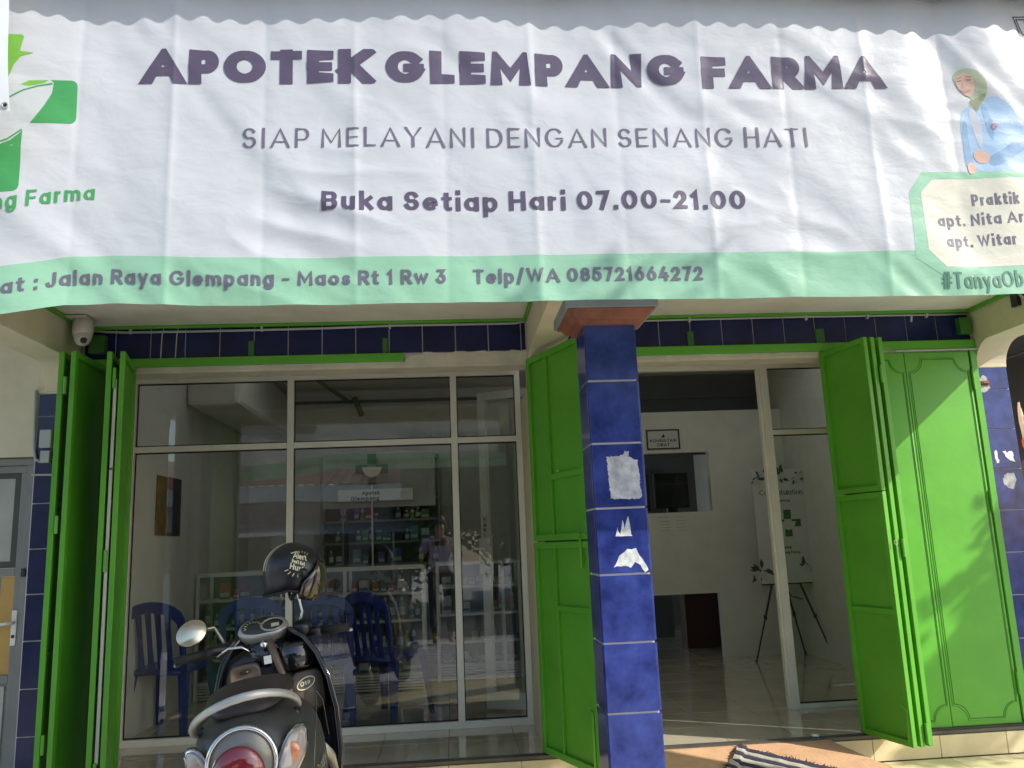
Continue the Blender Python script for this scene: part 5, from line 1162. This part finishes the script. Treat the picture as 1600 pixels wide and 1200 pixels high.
for i in range(90):
    u = random.random(); e = random.choice((0, 1)); p = mp_(0, u) if e == 0 and u < 1 else mp_(u, 0); d = (-ux if e == 0 else -uy) + Vector((random.uniform(-.5, .5), random.uniform(-.5, .5), random.uniform(-.3, .4))); g.tube([p, p+d*random.uniform(.01, .028)], [.003, .0008], 4)
fr = obj('fringe', g, 'mat_dark', t); fr['kind'] = 'stuff'
g = MB(); g.box(2.02, 2.06, -.035, -.005, .006, .018); tag(obj('paper_scrap', g, 'white', bev=.004), 'tiny crumpled white scrap lying on the shutter track', 'scrap')

# ------------------------------------------------------------------ across the street (seen in the glass)
def house(name, label, x0, x1, y, zf, zr_, wallm, dep=6, signs=()):
    t = thing(name, label, 'house', ((x0+x1)/2, y, -.3))
    g = MB(); g.box(x0, x1, y-dep, y, -.3, zf); obj('wall', g, wallm, t)
    g = MB(); g.box(x0-.3, x1+.3, y+.001, y+.9, zf-.15, zf+.2); obj('fascia', g, 'house_white', t)
    me = MB(); n = int((x1-x0+.6)/.22)
    xs = [x0-.3+.055*i for i in range(n*4+1)]
    me.loft([[(x, y+.95, zf+.2+.03*abs(math.sin(i*math.pi/4))) for i, x in enumerate(xs)], [(x, y-dep/2, zr_+.03*abs(math.sin(i*math.pi/4))) for i, x in enumerate(xs)]], caps=False, closed=False); obj('roof', me, 'red_roof', t, solid=.02)
    k = 0
    for wx in [x0+.7+1.7*i for i in range(int((x1-x0)/1.7))]:
        g = MB(); g.box(wx, wx+.9, y+.002, y+.03, .7, 1.75); w = obj('window', g, 'house_white', t); g = MB(); g.box(wx+.06, wx+.84, y+.031, y+.04, .76, 1.69); obj('pane', g, 'gloss_black', w)
    return t
h1 = house('row_house', 'white single storey shop house with red tiled roof across the street', -9, -1.4, -13.0, 2.35, 3.6, 'house_white')
g = MB(); g.box(-4.9, -1.6, -12.02, -11.98, 1.75, 2.15); sg = obj('sign_board', g, 'sign_red', h1)
g = MB(); g.loft([[(-5.2+.05*i, -11.9, 1.66+.02*(i % 2)) for i in range(90)], [(-5.2+.05*i, -10.9, 1.46+.02*(i % 2)) for i in range(90)]], caps=False, closed=False); obj('awning', g, 'zinc', h1, solid=.01)
for x in (-5.1, -3.4, -1.2): g = MB(); g.tube([(x, -10.95, -.3), (x, -10.95, 1.45)], .03); obj('post', g, 'pipe', h1)
house('row_house', 'low house with dark red roof behind the palms across the street', 3.2, 11, -15.5, 1.9, 3.2, 'house_white')
def tree(name, label, x, y, h, r, n, seed, lm='leaf', base=-.3, squash=1, grp=None, lw=.5, trunkr=.07):
    random.seed(seed); t = thing(name, label, 'tree', (x, y, base), group=grp)
    g = MB(); top = Vector((x+random.uniform(-.1, .1), y, base+h)); g.tube([(x, y, base), (x+.05, y, base+h*.5), top], [trunkr, trunkr*.75, trunkr*.4], 8); ce = top + Vector((0, 0, r*squash*.3))
    for i in range(7): a = random.uniform(0, 6.28); g.tube([top-Vector((0, 0, h*.12)), ce+Vector((math.cos(a)*r*.6, math.sin(a)*r*.6, random.uniform(-.1, .5)*r))], [trunkr*.35, .01], 5)
    obj('trunk', g, 'bark', t)
    g = MB(); cl_ = [ce+Vector((random.uniform(-.6, .6)*r, random.uniform(-.6, .6)*r, random.uniform(-.5, .6)*r*squash)) for _ in range(14)]
    for i in range(n):
        c = random.choice(cl_); p = c + Vector((random.gauss(0, .26)*r, random.gauss(0, .26)*r, random.gauss(0, .24)*r)); d = Vector((random.uniform(-1, 1), random.uniform(-1, 1), random.uniform(-.8, .5))).normalized(); b = d.cross(Vector((random.uniform(-1, 1), random.uniform(-1, 1), 1))).normalized(); l = lw*random.uniform(.12, .24)
        g.add([p, p+d*l*.5+b*l*.22, p+d*l, p+d*l*.5-b*l*.22], [(0, 1, 2, 3)])
    f = obj('crown', g, lm, t); f['kind'] = 'stuff'; return t
tree('street_tree', 'bushy green tree standing between the two houses across the street', .9, -12.2, 2.2, 1.7, 7000, 31, lw=1.5)
tree('street_tree', 'dark broad tree beside the white shop house across the street', -1.1, -14.6, 1.9, 2.0, 7000, 33, lw=1.8)
tree('street_tree', 'large dark tree behind the bushy tree across the street', 2.6, -15.5, 2.2, 2.2, 7000, 34, lw=1.9)
tree('street_tree', 'smaller pale green tree near the red roofed house across the street', -1.0, -11.6, 1.3, .8, 1800, 32, 'leaf_light', lw=.8)
def palm(label, x, y, h, nf, L_, seed, wid=.12, tr_=1, name='palm_tree', base=-.3, droop=1, spread=(0, 6.28), jag=True, m='leaf'):
    random.seed(seed); t = thing(name, label, 'tree', (x, y, base)); g = MB(); g.tube([(x, y, base), (x+.06, y, base+h*.5), (x, y, base+h)], [.10*tr_, .08*tr_, .06*tr_], 9); obj('trunk', g, 'bark', t)
    for i in range(nf):
        a = spread[0]+(spread[1]-spread[0])*i/nf+random.uniform(-.15, .15); el = random.uniform(.2, 1.2); g = MB(); p = Vector((x, y, base+h)); d = Vector((math.cos(a)*math.cos(el), math.sin(a)*math.cos(el), math.sin(el))); mid = []
        for k in range(13): mid.append(p.copy()); p = p+d*L_/12; d = (d+Vector((0, 0, -.13*droop))).normalized()
        side = Vector((-math.sin(a), math.cos(a), 0))
        for k in range(1, 12):
            w = wid*math.sin(math.pi*min(1, k/12+.06))*(random.uniform(.55, 1.1) if jag else 1); d2 = (mid[k+1]-mid[k])
            for s_ in (-1, 1): g.add([mid[k], mid[k]+side*s_*w+d2*.9+Vector((0, 0, -w*.3)), mid[k+1]+side*s_*w*.9+d2*.7+Vector((0, 0, -w*.35)), mid[k]+d2*.8], [(0, 1, 2, 3)])
        o = obj('frond', g, m, t)
    return t
palm('tall palm tree with drooping fronds behind the houses across the street', 3.4, -13.5, 4.2, 14, 2.2, 41, wid=.35)
palm('palm tree behind the white shop house across the street', -2.6, -19, 4.6, 13, 2.4, 42, wid=.35)
# unseen plants added past the porch end, shaped to shade the shutters
tree('added_kerb_tree', 'unseen slim leafy tree added on the forecourt to shade the parked scooter', 3.6, -4.55, 4.05, .56, 7000, 91, lw=.6, squash=1.1, trunkr=.04)  # unseen tree added to keep the sun off the scooter
tree('added_garden_tree', 'unseen leafy tree added at the open end of the porch to shade the shutters', 5.94, -1.475, 2.78, .50, 6500, 77, lw=.65, squash=1.1, trunkr=.03)
palm('unseen banana plant with torn leaves added past the porch end to shade the shutters', 5.84, -1.50, 2.98, 13, .60, 19, wid=.10, tr_=.2, name='added_banana_plant', droop=1.2, m='leaf_light')

# ------------------------------------------------------------------ the person taking the photograph (mirrored in the glass)
PX, PY, PG = -.16, -5.42, -.165
PT = thing('person', 'person in a pale lilac shirt and dark trousers holding up a phone, mirrored in glass', 'person', (PX, PY, PG))
def skin_body(name, verts, edges, rad, m, sub=2):
    me = bpy.data.meshes.new(name); me.from_pydata([(PX+v[0], PY+v[1], PG+v[2]) for v in verts], edges, []); o = bpy.data.objects.new(name, me); C.objects.link(o); o.parent = PT; o.location = -PT.location
    s_ = o.modifiers.new('skin', 'SKIN'); s_.use_smooth_shade = True
    for i, v in enumerate(me.skin_vertices[0].data): v.radius = rad[i] if isinstance(rad[i], tuple) else (rad[i], rad[i]); v.use_root = (i == 0)
    ss = o.modifiers.new('sub', 'SUBSURF'); ss.levels = sub; ss.render_levels = sub; me.materials.append(M[m]); return o
V = [(0, 0, .93), (0, .0, 1.08), (0, .0, 1.25), (0, .0, 1.38), (0, .01, 1.45), (0, .03, 1.54), (0, .03, 1.63),
     (-.10, 0, .88), (-.11, .01, .48), (-.11, -.02, .08), (-.11, .10, .03), (.10, 0, .88), (.11, .01, .48), (.12, -.02, .08), (.12, .10, .03),
     (-.19, 0, 1.36), (-.27, .10, 1.14), (-.16, .33, 1.30), (-.12, .38, 1.34), (.19, 0, 1.36), (.27, .10, 1.14), (.16, .33, 1.30), (.12, .38, 1.34)]
Ed = [(0, 1), (1, 2), (2, 3), (3, 4), (4, 5), (5, 6), (0, 7), (7, 8), (8, 9), (9, 10), (0, 11), (11, 12), (12, 13), (13, 14), (3, 15), (15, 16), (16, 17), (17, 18), (3, 19), (19, 20), (20, 21), (21, 22)]
Rd = [(.13, .09), (.12, .09), (.14, .10), (.13, .09), .05, (.075, .085), (.065, .075), .085, .055, .038, .035, .085, .055, .038, .035, .055, .040, .028, .032, .055, .040, .028, .032]
skin_body('body', V, Ed, Rd, 'skin')
skin_body('shirt', [V[0], V[1], V[2], V[3], V[15], (-.25, .07, 1.20), V[19], (.25, .07, 1.20)], [(0, 1), (1, 2), (2, 3), (3, 4), (4, 5), (3, 6), (6, 7)], [(.155, .115), (.15, .11), (.165, .12), (.145, .10), .075, .062, .075, .062], 'lilac')
skin_body('trousers', [V[0], V[7], V[8], (-.11, -.01, .14), V[11], V[12], (.12, -.01, .14)], [(0, 1), (1, 2), (2, 3), (0, 4), (4, 5), (5, 6)], [(.14, .10), .10, .07, .055, .10, .07, .055], 'trouser')
g = MB(); g.ell((PX, PY+.015, PG+1.655), .084, .098, .085, 16, 10, v0=-18); obj('hair', g, 'hair', PT, smooth=True)
for sx in (-1, 1):
    for k in range(4):
        g = MB(); x = PX+sx*(.115-.0); z = PG+1.315+k*.021; g.tube([(x, PY+.39, z), (x-sx*.03, PY+.43, z+.003), (x-sx*.055, PY+.425, z+.003)], [.0095, .009, .007], 8); obj('finger', g, 'skin', PT, smooth=True)
    g = MB(); g.tube([(PX+sx*.11, PY+.375, PG+1.37), (PX+sx*.085, PY+.395, PG+1.395), (PX+sx*.055, PY+.40, PG+1.385)], [.011, .010, .008], 8); obj('thumb', g, 'skin', PT, smooth=True)
g = MB()
for sx in (-1, 1): g.ell((PX+sx*.030, PY+.105, PG+1.615), .010, .006, .006, 10, 6)
g.ell((PX, PY+.115, PG+1.585), .011, .012, .016, 10, 6); obj('face', g, 'hair', PT, smooth=True)
t = tag(obj('phone', MB().box(PX-.078, PX+.078, PY+.408, PY+.416, PG+1.315, PG+1.392), 'black', bev=.004), 'black phone held sideways in both hands of the person', 'phone')
# paper bag notice on the pilaster end and utility wires over the street
t = thing('overhead_wires', 'thin black utility wires strung over the street on two poles', 'wires', (0, -9, 5))
for k in range(3):
    g = MB(); g.tube([(-14+2.8*i, -9.2-.1*k, 4.3+.25*k+.012*(i-5)**2) for i in range(11)], .010, 5); obj('wire', g, 'black', t)
for x in (-14, 14): g = MB(); g.tube([(x, -9.3, -.3), (x, -9.3, 5.4)], [.12, .08], 10); tag(obj('utility_pole', g, 'concrete'), 'grey concrete utility pole at the ' + ('west' if x < 0 else 'east') + ' end of the street wires', 'pole', 'utility poles')
